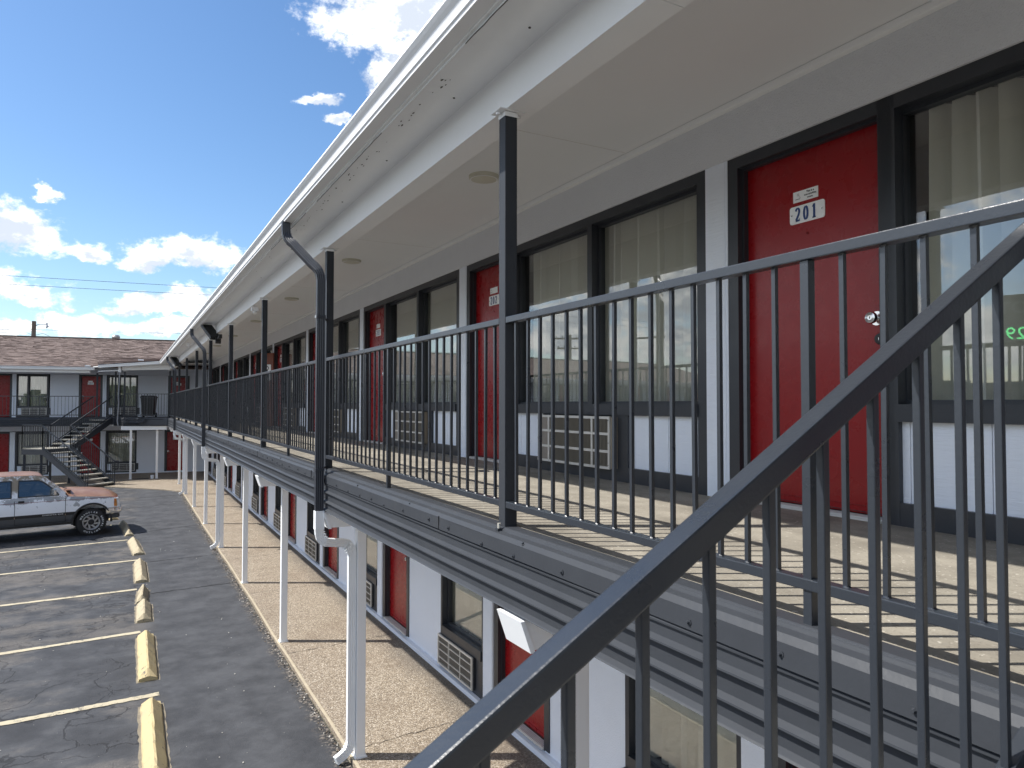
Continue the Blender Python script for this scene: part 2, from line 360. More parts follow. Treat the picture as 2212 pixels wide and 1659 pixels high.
class MB:
    def __init__(s): s.v = []; s.f = []; s.m = []; s.mats = []; s.tone = None
    def mi(s, mt):
        if mt not in s.mats: s.mats.append(mt)
        return s.mats.index(mt)
    def face(s, pts, mt):
        i = len(s.v); s.v += [tuple(p) for p in pts]; s.f.append(tuple(range(i, i + len(pts)))); s.m.append(s.mi(mt))
    def hexa(s, p, mt):                       # p: 8 corners, bottom 4 ccw then top 4
        i = len(s.v); s.v += [tuple(q) for q in p]; k = s.mi(mt)
        for f in ((3, 2, 1, 0), (4, 5, 6, 7), (0, 1, 5, 4), (1, 2, 6, 5), (2, 3, 7, 6), (3, 0, 4, 7)):
            s.f.append(tuple(i + j for j in f)); s.m.append(k)
    def box(s, x0, x1, y0, y1, z0, z1, mt):
        if x0 > x1: x0, x1 = x1, x0
        if y0 > y1: y0, y1 = y1, y0
        if z0 > z1: z0, z1 = z1, z0
        s.hexa([(x0, y0, z0), (x1, y0, z0), (x1, y1, z0), (x0, y1, z0), (x0, y0, z1), (x1, y0, z1), (x1, y1, z1), (x0, y1, z1)], mt)
    def bar(s, a, b, w, h, mt, up=(0, 0, 1)):   # box beam from a to b, w sideways, h along up
        a = Vector(a); b = Vector(b); d = (b - a).normalized(); up = Vector(up)
        sd = d.cross(up)
        if sd.length < 1e-5: sd = Vector((1, 0, 0))
        sd.normalize(); u = sd.cross(d).normalized()
        q = []
        for e in (a, b): q += [e - sd * w / 2 - u * h / 2, e + sd * w / 2 - u * h / 2, e + sd * w / 2 + u * h / 2, e - sd * w / 2 + u * h / 2]
        s.hexa(q, mt)
    def tube(s, pts, prof, mt, closed_prof=True, up=(0, 0, 1), cap=True):   # sweep 2-D profile (side, up) along pts
        pts = [Vector(p) for p in pts]; n = len(prof); k = s.mi(mt); base = len(s.v); upv = Vector(up); last = None
        for j, p in enumerate(pts):
            if j == 0: t = pts[1] - p
            elif j == len(pts) - 1: t = p - pts[j - 1]
            else: t = (pts[j + 1] - p).normalized() + (p - pts[j - 1]).normalized()
            t.normalize()
            sd = t.cross(upv)
            if sd.length < 1e-4: sd = last or Vector((1, 0, 0))
            sd.normalize(); u = sd.cross(t).normalized(); last = sd
            sc_ = 1.0
            if 0 < j < len(pts) - 1:
                c_ = max(0.35, t.dot((pts[j + 1] - p).normalized())); sc_ = 1 / c_
            for (a, b_) in prof: s.v.append(tuple(p + sd * a * (1) + u * b_ * (1)))
        for j in range(len(pts) - 1):
            for i in range(n if closed_prof else n - 1):
                a = base + j * n + i; b_ = base + j * n + (i + 1) % n
                s.f.append((a, b_, b_ + n, a + n)); s.m.append(k)
        if cap and closed_prof:
            s.f.append(tuple(base + i for i in range(n))[::-1]); s.m.append(k)
            s.f.append(tuple(base + (len(pts) - 1) * n + i for i in range(n))); s.m.append(k)
    def cyl(s, a, b, r, mt, n=12, r2=None):
        a = Vector(a); b = Vector(b); d = (b - a).normalized(); r2 = r if r2 is None else r2
        sd = d.orthogonal().normalized(); u = d.cross(sd); i = len(s.v); k = s.mi(mt)
        for e, rr in ((a, r), (b, r2)):
            for j in range(n):
                t = 2 * math.pi * j / n; s.v.append(tuple(e + sd * rr * math.cos(t) + u * rr * math.sin(t)))
        for j in range(n): s.f.append((i + j, i + (j + 1) % n, i + n + (j + 1) % n, i + n + j)); s.m.append(k)
        s.f.append(tuple(i + j for j in range(n))[::-1]); s.m.append(k); s.f.append(tuple(i + n + j for j in range(n))); s.m.append(k)
    def lathe(s, prof, mt, n=32, axis='y', c=(0, 0, 0)):    # prof: (r, along)
        i = len(s.v); k = s.mi(mt); m = len(prof)
        for j in range(n):
            t = 2 * math.pi * j / n
            for r, al in prof:
                if axis == 'y': s.v.append((c[0] + r * math.cos(t), c[1] + al, c[2] + r * math.sin(t)))
                elif axis == 'z': s.v.append((c[0] + r * math.cos(t), c[1] + r * math.sin(t), c[2] + al))
                else: s.v.append((c[0] + al, c[1] + r * math.cos(t), c[2] + r * math.sin(t)))
        for j in range(n):
            for q in range(m - 1):
                a = i + j * m + q; b_ = i + ((j + 1) % n) * m + q
                s.f.append((a, b_, b_ + 1, a + 1)); s.m.append(k)
    def poly(s, pts, d, mt):                 # prism: polygon pts (3-D) extruded by vector d
        d = Vector(d); n = len(pts); i = len(s.v); k = s.mi(mt)
        s.v += [tuple(p) for p in pts] + [tuple(Vector(p) + d) for p in pts]
        s.f.append(tuple(range(i, i + n))); s.m.append(k); s.f.append(tuple(range(i + 2 * n - 1, i + n - 1, -1))); s.m.append(k)
        for j in range(n): s.f.append((i + j, i + n + j, i + n + (j + 1) % n, i + (j + 1) % n)); s.m.append(k)
    def mesh(s, name, smooth=False, bevel=0, fixn=True):
        me = bpy.data.meshes.new(name); me.from_pydata(s.v, [], s.f)
        for mt in s.mats: me.materials.append(mt)
        me.polygons.foreach_set('material_index', s.m)
        if s.tone is not None:
            at = me.attributes.new('tone', 'FLOAT', 'FACE'); at.data.foreach_set('value', s.tone)
        if bevel or fixn:
            bm = bmesh.new(); bm.from_mesh(me)
            if bevel:
                bmesh.ops.remove_doubles(bm, verts=bm.verts, dist=1e-6)
                bmesh.ops.bevel(bm, geom=[e for e in bm.edges if len(e.link_faces) == 2 and e.calc_face_angle(0) > 0.5], offset=bevel, segments=2, affect='EDGES', profile=0.6)
            bmesh.ops.recalc_face_normals(bm, faces=bm.faces)
            bm.to_mesh(me); bm.free()
        if smooth:
            me.polygons.foreach_set('use_smooth', [True] * len(me.polygons))
            try: me.set_sharp_from_angle(angle=R(35))
            except Exception: pass
        me.update(); return me


def obj(name, me, parent=None, loc=(0, 0, 0), rot=(0, 0, 0), **kw):
    o = bpy.data.objects.new(name, me); C.objects.link(o); o.parent = parent; o.location = loc; o.rotation_euler = rot
    for k, v in kw.items(): o[k] = v
    return o


def thing(name, label, cat, loc=(0, 0, 0), rz=0, group=None):
    o = bpy.data.objects.new(name, None); C.objects.link(o); o.location = loc; o.rotation_euler = (0, 0, rz)
    o.empty_display_size = 0.1; o['label'] = label; o['category'] = cat
    if group: o['group'] = group
    return o


def circ(r, n=10, sx=1, sy=1): return [(r * sx * math.cos(2 * math.pi * i / n), r * sy * math.sin(2 * math.pi * i / n)) for i in range(n)]


def rrect(w, h, r=0.2, n=3):                  # rounded rectangle profile
    o = []
    for cx, cy, a0 in ((w / 2 - r, h / 2 - r, 0), (-w / 2 + r, h / 2 - r, 90), (-w / 2 + r, -h / 2 + r, 180), (w / 2 - r, -h / 2 + r, 270)):
        for i in range(n + 1):
            t = R(a0 + 90 * i / n); o.append((cx + r * math.cos(t), cy + r * math.sin(t)))
    return o


# ---- lettering: bold serif-like digits and plain capitals drawn as ribbons
def ribbon(pts, ws):
    o = []; P = [Vector((*p, 0)) for p in pts]
    for j, p in enumerate(P):
        t = (P[min(j + 1, len(P) - 1)] - P[max(j - 1, 0)]).normalized(); nrm = Vector((-t.y, t.x, 0)); w = ws[j] if isinstance(ws, list) else ws
        o.append((p + nrm * w / 2, p - nrm * w / 2))
    return [[o[j][0], o[j][1], o[j + 1][1], o[j + 1][0]] for j in range(len(o) - 1)]


def arc(cx, cy, rx, ry, a0, a1, n=12): return [(cx + rx * math.cos(R(a0 + (a1 - a0) * i / n)), cy + ry * math.sin(R(a0 + (a1 - a0) * i / n))) for i in range(n + 1)]


def vw(pts, thick, thin):                      # thick on the vertical strokes, thin on the flat ones
    w = []
    for j in range(len(pts)):
        a = pts[max(j - 1, 0)]; b = pts[min(j + 1, len(pts) - 1)]; dx = b[0] - a[0]; dy = b[1] - a[1]; l = math.hypot(dx, dy) or 1
        w.append(thin + (thick - thin) * abs(dy / l))
    return w


def glyph(c):
    T, t = 0.25, 0.09
    def A(p): return ribbon(p, vw(p, T, t))
    if c == '0': return A(arc(.3, .5, .21, .45, 0, 360, 24))
    if c == '1': return ribbon([(.32, 0), (.32, 1)], T) + ribbon([(.12, .03), (.52, .03)], t) + ribbon([(.32, .97), (.10, .80)], .08)
    if c == '2': return A(arc(.28, .74, .20, .22, 170, -20, 12) + [(.40, .5), (.2, .24), (.07, .1)]) + ribbon([(.04, .07), (.54, .07)], .14) + ribbon([(.53, .05), (.53, .24)], .06)
    if c == '3': return A(arc(.26, .74, .19, .22, 160, -90, 12)) + A(arc(.26, .27, .22, .24, 90, -160, 12))
    if c == '4': return ribbon([(.40, 0), (.40, 1)], .17) + ribbon([(.0, .28), (.56, .28)], .1) + ribbon([(.40, .97), (.03, .3)], .08)
    if c == '5': return A(arc(.26, .32, .22, .29, 120, -150, 12)) + ribbon([(.13, .55), (.13, .95)], .08) + ribbon([(.1, .93), (.5, .93)], .14)
    if c == '6': return A(arc(.3, .29, .2, .26, 0, 360, 16)) + A([(.12, .3), (.14, .6), (.25, .85), (.42, .97)])
    if c == '7': return ribbon([(.05, .93), (.53, .93)], .13) + ribbon([(.5, .9), (.22, 0)], .16)
    if c == '8': return A(arc(.3, .74, .17, .22, 0, 360, 16)) + A(arc(.3, .26, .2, .23, 0, 360, 16))
    if c == '9': return A(arc(.3, .71, .2, .26, 0, 360, 16)) + A([(.48, .7), (.46, .4), (.35, .15), (.18, .03)])
    return []


def font_mesh(text, size, mt, name='lettering', align='LEFT', extr=0.0006, bold=0.0):
    cu = bpy.data.curves.new(name, 'FONT'); cu.body = text; cu.size = size; cu.align_x = align; cu.extrude = extr; cu.offset = bold
    cu.resolution_u = 3
    o = bpy.data.objects.new(name, cu); C.objects.link(o)
    dg = bpy.context.evaluated_depsgraph_get(); me = bpy.data.meshes.new_from_object(o.evaluated_get(dg))
    C.objects.unlink(o); bpy.data.objects.remove(o); me.materials.clear(); me.materials.append(mt); me.name = name
    return me


CACHE = {}


def cached(key, fn):
    if key not in CACHE: CACHE[key] = fn()
    return CACHE[key]


# ------------------------------------------------------------------ ground and paving
g = MB(); S = 900
g.face([(-S, -S, -0.045), (S, -S, -0.045), (S, S, -0.045), (-S, S, -0.045)], mat('far ground', (0.11, 0.105, 0.08), 0.95, var=0.4, vs=0.05))
obj('ground', g.mesh('ground'), kind='structure')
g = MB(); g.face([(-30, -22, -0.03), (1.76, -22, -0.03), (1.76, 40, -0.03), (-30, 40, -0.03)], ASPH)
lot = obj('parking_lot', g.mesh('parking_lot'), kind='structure')
# aggregate path along the building, turning along the far wing
g = MB(); rng = random.Random(3)
edge = [(1.775, -10.5)] + [(1.775 + rng.uniform(-.012, .012), y * 1.0) for y in range(-5, 28)] + [(1.80, 27.7), (1.28, 28.6), (.5, 29.5), (-.18, 30.3), (-.9, 30.9), (-2.0, 31.7), (-3.4, 32.6), (-6, 33.6), (-30, 36.9)]
poly = edge + [(-30, 40.4), (3.35, 35.7), (3.35, -10.5)]
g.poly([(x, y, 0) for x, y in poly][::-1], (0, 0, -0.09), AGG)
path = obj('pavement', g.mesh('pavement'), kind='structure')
g = MB()
for a, b in zip(edge[:-1], edge[1:]):                       # pale worn arris of the concrete
    v = Vector((b[0] - a[0], b[1] - a[1], 0)).normalized(); n_ = Vector((v.y, -v.x, 0))
    if n_.x < 0 and abs(v.x) < .5: n_ = -n_
    if abs(v.x) >= .5: n_ = Vector((abs(v.y), abs(v.x), 0))
    a3 = Vector((*a, .004)); b3 = Vector((*b, .004)); g.face([a3, b3, b3 + n_ * .03, a3 + n_ * .03], mat('pale concrete arris', (0.42, 0.36, 0.26), 0.9, var=.3, vs=9))
obj('arris', g.mesh('arris'), path)


def crack(pts, w, name='crack', par=lot, z=-0.026, mt=None, seed=1):
    rg = random.Random(seed); P = []
    for a, b in zip(pts[:-1], pts[1:]):
        n = max(2, int(math.hypot(b[0] - a[0], b[1] - a[1]) / 0.05))
        for i in range(n): P.append((a[0] + (b[0] - a[0]) * i / n + rg.uniform(-.008, .008), a[1] + (b[1] - a[1]) * i / n + rg.uniform(-.016, .016)))
    P.append(pts[-1]); m = MB(); L = []
    for p in P: ww = w * rg.uniform(.25, 1.5); L.append(((p[0], p[1] - ww, z), (p[0], p[1] + ww, z)))
    for a, b in zip(L[:-1], L[1:]): m.face([a[0], b[0], b[1], a[1]], mt or mat('crack tar', (0.010, 0.010, 0.011), 0.9))  # default fill is near-black tar
    return obj(name, m.mesh(name), par)


crack([(0.39, 13.22), (0.9, 13.27), (1.76, 13.34)], 0.012, seed=2)
crack([(0.38, 15.86), (1.1, 15.93), (1.76, 15.97)], 0.011, seed=3)
crack([(0.3, 19.5), (1.0, 19.85), (1.77, 20.1)], 0.014, seed=4)
crack([(-0.1, 24.1), (0.9, 24.5), (1.77, 24.7)], 0.018, seed=5)
crack([(-1.2, 26.2), (0.3, 26.6), (1.77, 27.0)], 0.02, seed=6)
for i, y in enumerate((6.35, 9.15, 12.3, 15.2, 18.3, 21.3, 24.4, 27.5)):      # control joints of the path
    crack([(1.79, y), (3.2, y + .12)], 0.005, 'joint', path, 0.004, mat('joint', (0.09, 0.075, 0.06), 0.9), seed=10 + i)

for (x0, y0, x1, y1) in [(-2.3, 8.49, .36, 8.63), (-3.6, 10.74, .22, 11.07), (-4.5, 13.36, .206, 13.62), (-5, 15.75, .27, 16.15), (-5.5, 17.88, .08, 18.62),
                         (-6, 19.85, -.1, 21.12), (-6, 22.0, -.5, 23.3), (-6, 24.6, -.6, 25.9), (-6, 5.9, .3, 6.15)]:
    m = MB(); rg = random.Random(int(y0 * 10)); n = 60; w = 0.052; d = Vector((x1 - x0, y1 - y0, 0)); nn_ = Vector((-d.y, d.x, 0)).normalized(); L = []
    for i in range(n + 1):
        p = Vector((x0, y0, -0.024)) + d * (i / n); ww = w * rg.uniform(.82, 1.1); ww2 = w * rg.uniform(.82, 1.1)
        L.append((p - nn_ * ww, p + nn_ * ww2))
    for a, b in zip(L[:-1], L[1:]): m.face([a[0], b[0], b[1], a[1]], LINE)
    obj('parking_line', m.mesh('parking_line'), lot)

# litter: pale specks on the asphalt (nobody could count them)
m = MB(); rg = random.Random(5)
SPK = mat('pale grit', (0.55, 0.52, 0.46), 0.9)
for i in range(420):
    x = rg.uniform(-4, 1.75); y = 6.5 + rg.random() ** 1.5 * 20; s_ = .002 + .007 * rg.random() ** 3
    m.poly([(x + s_ * math.cos(t + i), y + s_ * 1.3 * math.sin(t + i), -0.028) for t in (0, 1.9, 3.3, 4.9)], (0, 0, s_ * .8), SPK)
for i in range(700):
    y = 5 + rg.random() ** 1.4 * 23; x = 1.765 - abs(rg.gauss(0, .05)); s_ = rg.uniform(.003, .009)
    m.poly([(x + s_ * math.cos(t + i), y + s_ * 1.2 * math.sin(t + i), -0.03) for t in (0, 1.9, 3.3, 4.9)], (0, 0, s_ * 1.2), rg.choice([SPK, mat('dark grit', (0.05, 0.045, 0.04), .9), mat('brown grit', (0.22, 0.17, 0.12), .9)]))
obj('gravel', m.mesh('gravel'), kind='stuff', label='loose grit and pale stones scattered on the asphalt beside the path', category='gravel')


# ------------------------------------------------------------------ wheel stops
def wheel_stop(label, pa, pb, w=.205, h=.12, z=-0.03, mt=STOPM, seed=1, grp='yellow concrete wheel stops in front of the bays'):
    pa = Vector((*pa, 0)); pb = Vector((*pb, 0)); d = pb - pa; L = d.length
    t = thing('wheel_stop', label, 'wheel stop', (pa.x, pa.y, z), math.atan2(d.y, d.x), grp)
    rg = random.Random(seed); m = MB(); n = 18; rows = []
    for i in range(n + 1):
        s_ = i / n * L; e = min(s_, L - s_); k = min(1, e / .05 + .0)
        j = lambda a=.004: rg.uniform(-a, a)
        hh = h * (0.0 if k == 0 else min(1, 0.62 + .38 * k)); sl = .035 if k == 0 else 0
        rows.append([(s_, -w / 2 + j(), 0), (s_, -w / 2 + .012 + j(), .035 + j(.002)), (s_ + (0), -.010 + j(.003), hh + j(.003) if k else .055), (s_, .010 + j(.003), hh + j(.003) if k else .055), (s_, w / 2 - .012 + j(), .035), (s_, w / 2 + j(), 0)])
    b = len(m.v); k_ = m.mi(mt)
    for r in rows: m.v += r
    for i in range(n):
        for q in range(5): m.f.append((b + i * 6 + q, b + i * 6 + q + 1, b + i * 6 + 7 + q, b + i * 6 + 6 + q)); m.m.append(k_)
    m.f.append(tuple(b + q for q in range(6))); m.m.append(k_); m.f.append(tuple(b + n * 6 + q for q in range(6))[::-1]); m.m.append(k_)
    obj('block', m.mesh('block'), t)
    for s_ in (.32, L - .32):
        if False:
            q = MB(); q.cyl((0, 0, h - .01), (0, 0, h + .004), .014, mat('rusty pin', (0.10, 0.05, 0.03), .8)); obj('pin', q.mesh('pin'), t, (s_, 0, 0))
    m = MB(); L2 = []                                             # tar and old paint ring round the foot
    for i in range(25):
        s_ = -.02 + (L + .04) * i / 24; ww = w / 2 + .022 + rg.uniform(-.008, .008); L2.append(((s_, -ww, .0025), (s_, ww, .0025)))
    for a, c_ in zip(L2[:-1], L2[1:]): m.face([a[0], c_[0], c_[1], a[1]], mat('pale seal', (0.21, 0.18, 0.13), .9, var=.5, vs=20))
    obj('seal', m.mesh('seal'), t)
    return t


wheel_stop('bright yellow concrete wheel stop nearest the camera, cut by the picture edge', (.262, 6.6), (.272, 8.34), mt=STOPM, seed=1, w=.2)
wheel_stop('long yellow wheel stop with chipped flank, second from the camera', (.266, 9.09), (.276, 10.8), mt=STOPM, seed=2)
wheel_stop('front piece of the broken wheel stop, third from the camera', (.275, 11.54), (.286, 12.50), mt=STOPG, seed=3)
wheel_stop('short twisted rear piece of the broken wheel stop', (.262, 12.64), (.30, 13.46), mt=STOPG, seed=4, w=.16, h=.13)
wheel_stop('pale wheel stop between the broken one and the tilted one', (.287, 14.1), (.282, 15.82), mt=STOPG, seed=5)
wheel_stop('slightly skewed pale wheel stop, second in front of the pickup truck', (.283, 16.68), (.178, 18.4), mt=STOPG, seed=6)
wheel_stop('wheel stop just ahead of the pickup front wheel, turned slantwise', (.115, 19.18), (-.03, 21.2), mt=STOPG, seed=7, w=.17)
wheel_stop('wheel stop peeping out behind the pickup front bumper', (-.24, 22.0), (-.42, 23.6), mt=STOPM, seed=8, w=.22)

# ------------------------------------------------------------------ upper walkway slab (its sheet metal edge is its part)
M0 = Vector((-.08, 33.3)); CR = Vector((1.5, 32.65)); LP = Vector((-.41, 34.1)); RP = Vector((-1.1, 34.55))


def wing_pt(u, v, z=0):                         # far wing frame: u to the right, v into the building
    a = math.atan(-.14); return Vector((u * math.cos(a) - v * math.sin(a), 36.03 + u * math.sin(a) + v * math.cos(a), z))


WR = math.atan(-.14)
g = MB()
wl = wing_pt(-34, -1.75); wl2 = wing_pt(-1.5, -1.75)
pl = [(1.57, -10.5), (1.57, 32.62), (-.06, 33.26), (-.38, 34.1), (-1.08, 34.6), (wl2.x, wl2.y), (wl.x, wl.y), tuple(wing_pt(-34, .1))[:2], tuple(wing_pt(3.4, .1))[:2], (3.35, -10.5)]
g.poly([(x, y, DK) for x, y in pl][::-1], (0, 0, -.30), DECKM)
deck = obj('upper_walkway', g.mesh('upper_walkway'), kind='structure')


def sweep_xy(pts, prof, mt, name, par, closed=False, wob=0.0, seed=0, step=.3):
    """sweep profile (outward, z) along plan polyline; outward = left of travel when going +Y"""
    P = []; rg = random.Random(seed)
    pts = [Vector((p[0], p[1])) for p in pts]
    for a, b in zip(pts[:-1], pts[1:]):
        n = max(1, int((b - a).length / step))
        for i in range(n): P.append(a + (b - a) * i / n)
    P.append(pts[-1]); ph = [rg.uniform(0, 6) for _ in range(4)]
    m = MB(); n = len(prof); k = m.mi(mt); acc = 0
    for j, p in enumerate(P):
        t0 = (P[j] - P[j - 1]).normalized() if j else (P[1] - P[0]).normalized(); t1 = (P[j + 1] - P[j]).normalized() if j < len(P) - 1 else t0
        n0 = Vector((-t0.y, t0.x)); n1 = Vector((-t1.y, t1.x)); nn_ = (n0 + n1).normalized(); mi_ = 1 / max(.4, nn_.dot(n0))
        if j: acc += (P[j] - P[j - 1]).length
        wo = wob * (math.sin(acc * 1.9 + ph[0]) + .6 * math.sin(acc * 4.3 + ph[1])); wz = wob * .8 * (math.sin(acc * .9 + ph[2]) + .4 * math.sin(acc * 3.1 + ph[3]))
        for (o_, z) in prof: q = p + nn_ * (o_ + wo) * mi_; m.v.append((q.x, q.y, z + wz))
    for j in range(len(P) - 1):
        for i in range(n if closed else n - 1): a = j * n + i; b = j * n + (i + 1) % n; m.f.append((a, b, b + n, a + n)); m.m.append(k)
    if closed: m.f.append(tuple(range(n))); m.m.append(k); m.f.append(tuple(range((len(P) - 1) * n, len(P) * n))[::-1]); m.m.append(k)
    return obj(name, m.mesh(name), par)


D_ = DK
lip = [(-.075, D_ + .004), (-.012, D_ + .004), (.0, D_ - .003), (.006, D_ - .016), (.010, D_ - .010), (.036, D_ - .016), (.050, D_ - .036)]
face1 = [(.050, D_ - .036), (.052, D_ - .100), (.040, D_ - .105)]
face2 = [(.036, D_ - .103), (.046, D_ - .110), (.046, D_ - .117), (.036, D_ - .119), (.039, D_ - .160), (.058, D_ - .171), (.059, D_ - .177), (.038, D_ - .184),
         (.039, D_ - .243), (.058, D_ - .255), (.059, D_ - .261), (.038, D_ - .268), (.039, D_ - .314), (.058, D_ - .325), (.063, D_ - .331), (.02, D_ - .345)]
soff = [(.064, D_ - .338), (-.1, D_ - .342), (-.1, D_ - .30)]
main_edge = [(1.565, -10.5), (1.565, 32.68), (-.08, 33.3), (-.40, 34.08)]
sweep_xy(main_edge, lip, GREY, 'walkway_lip', deck, wob=.0015, seed=2)
ys = [-10.5, .55, 3.62, 6.66, 9.7, 12.7, 15.8, 18.9, 22, 25, 28, 31]
for i, (a, b) in enumerate(zip(ys[:-1], ys[1:])): sweep_xy([(1.565, a + .004), (1.565, b - .004)], face1, GREY, 'flashing', deck, wob=.0012, seed=i)
sweep_xy([(1.565, 31), (1.565, 32.68), (-.08, 33.3), (-.40, 34.08)], face1, GREY, 'flashing', deck, wob=.001, seed=22)
sweep_xy(main_edge, face2, GREY, 'ribbed_fascia', deck, wob=.002, seed=5)
we = [tuple(wing_pt(-1.15, -1.75))[:2], tuple(wing_pt(-34, -1.75))[:2]]
WD_ = [(o_, z) for o_, z in lip + face1[1:] + face2]
sweep_xy(we, WD_, GREY, 'ribbed_fascia', deck, wob=.0015, seed=9)
m = MB()                                                        # crumpled sheet metal patch by the far corner
rg = random.Random(8); gx = 16; gz = 6; grid = []
pa = Vector((-.02, 33.18, 0)); pb = Vector((.75, 32.86, 0))
for i in range(gx + 1):
    for j in range(gz + 1):
        p = pa + (pb - pa) * i / gx; grid.append((p.x - rg.uniform(.05, .085), p.y - .1 - rg.uniform(.0, .03), D_ - .005 - .20 * j / gz))
for q in grid: m.v.append(q)
k_ = m.mi(GREY)
for i in range(gx):
    for j in range(gz): a = i * (gz + 1) + j; m.f.append((a, a + 1, a + gz + 2, a + gz + 1)); m.m.append(k_)
obj('bent_flashing', m.mesh('bent_flashing'), deck)
# soffit below the slab
g = MB(); g.poly([(x, y, D_ - .345) for x, y in [(1.55, -10.5), (1.55, 32.68), (-.1, 33.33), (-.4, 34.1), (-1.1, 34.6), (wl.x, wl.y), tuple(wing_pt(-34, -.02))[:2], tuple(wing_pt(3.4, -.02))[:2], (3.26, -10.5)]][::-1], (0, 0, .04), WHITE)
obj('soffit', g.mesh('soffit'), deck)
# screws and lap clips: many tiny domes
def screw_mesh():
    m = MB(); m.cyl((0, 0, 0), (-.003, 0, 0), .011, GREY, 8); m.cyl((-.003, 0, 0), (-.010, 0, 0), .0065, GREY, 6, .004); return m.mesh('screw')
SCR = screw_mesh(); rg = random.Random(11)
y = .95
while y < 20: obj('screw', SCR, deck, (1.514, y, D_ - .078 + rg.uniform(-.012, .012))); y += rg.uniform(.27, .43)
for y in (2.7, 4.1, 5.2, 6.1, 6.25, 6.34, 6.52, 8.2, 9.6): obj('screw', SCR, deck, (1.527, y, D_ - .025), (0, R(50), 0))
m = MB(); m.cyl((0, 0, 0), (0, 0, .035), .008, mat('bolt', (.5, .48, .42), .5), 8); m.box(-.013, .013, -.013, .013, 0, .012, GREY); obj('anchor_bolt', m.mesh('anchor_bolt'), deck, (1.553, 2.98, D_ - .012))
for y in ys[1:6]:
    m = MB(); m.box(-.004, .003, -.003, .003, D_ - .100, D_ - .030, BLACK); obj('lap_joint', m.mesh('lap_joint'), deck, (1.5145, y, 0), (0, 0, .03))


# ------------------------------------------------------------------ outrigger beams under the slab are parts of the slab
def outrigger():
    m = MB(); w = .10; z0, z1 = D_ - .480, D_ - .346
    m.poly([(1.51, -w, z1), (1.56, -w, z0), (3.25, -w, z0), (3.25, -w, z1)], (0, 2 * w, 0), WHITE)
    m.poly([(1.492, -w - .012, z1), (1.512, -w - .012, z1), (1.566, -w - .012, z0 - .008), (1.542, -w - .012, z0 - .008)], (0, 2 * w + .024, 0), WHITE)
    return m.mesh('cross_beam')


OUT = outrigger()
for k in range(-1, 9): obj('cross_beam', OUT, deck, (0, 2.774 + 3.447 * k, 0))
m = MB(); m.box(-.15, 1.6, -.09, .09, D_ - .5, D_ - .346, WHITE); obj('cross_beam', m.mesh('cross_beam'), deck, (0, 33.3, 0), (0, 0, R(-17)))

# ------------------------------------------------------------------ building modules (u along wall, v into wall, z up; origin lower left of opening)


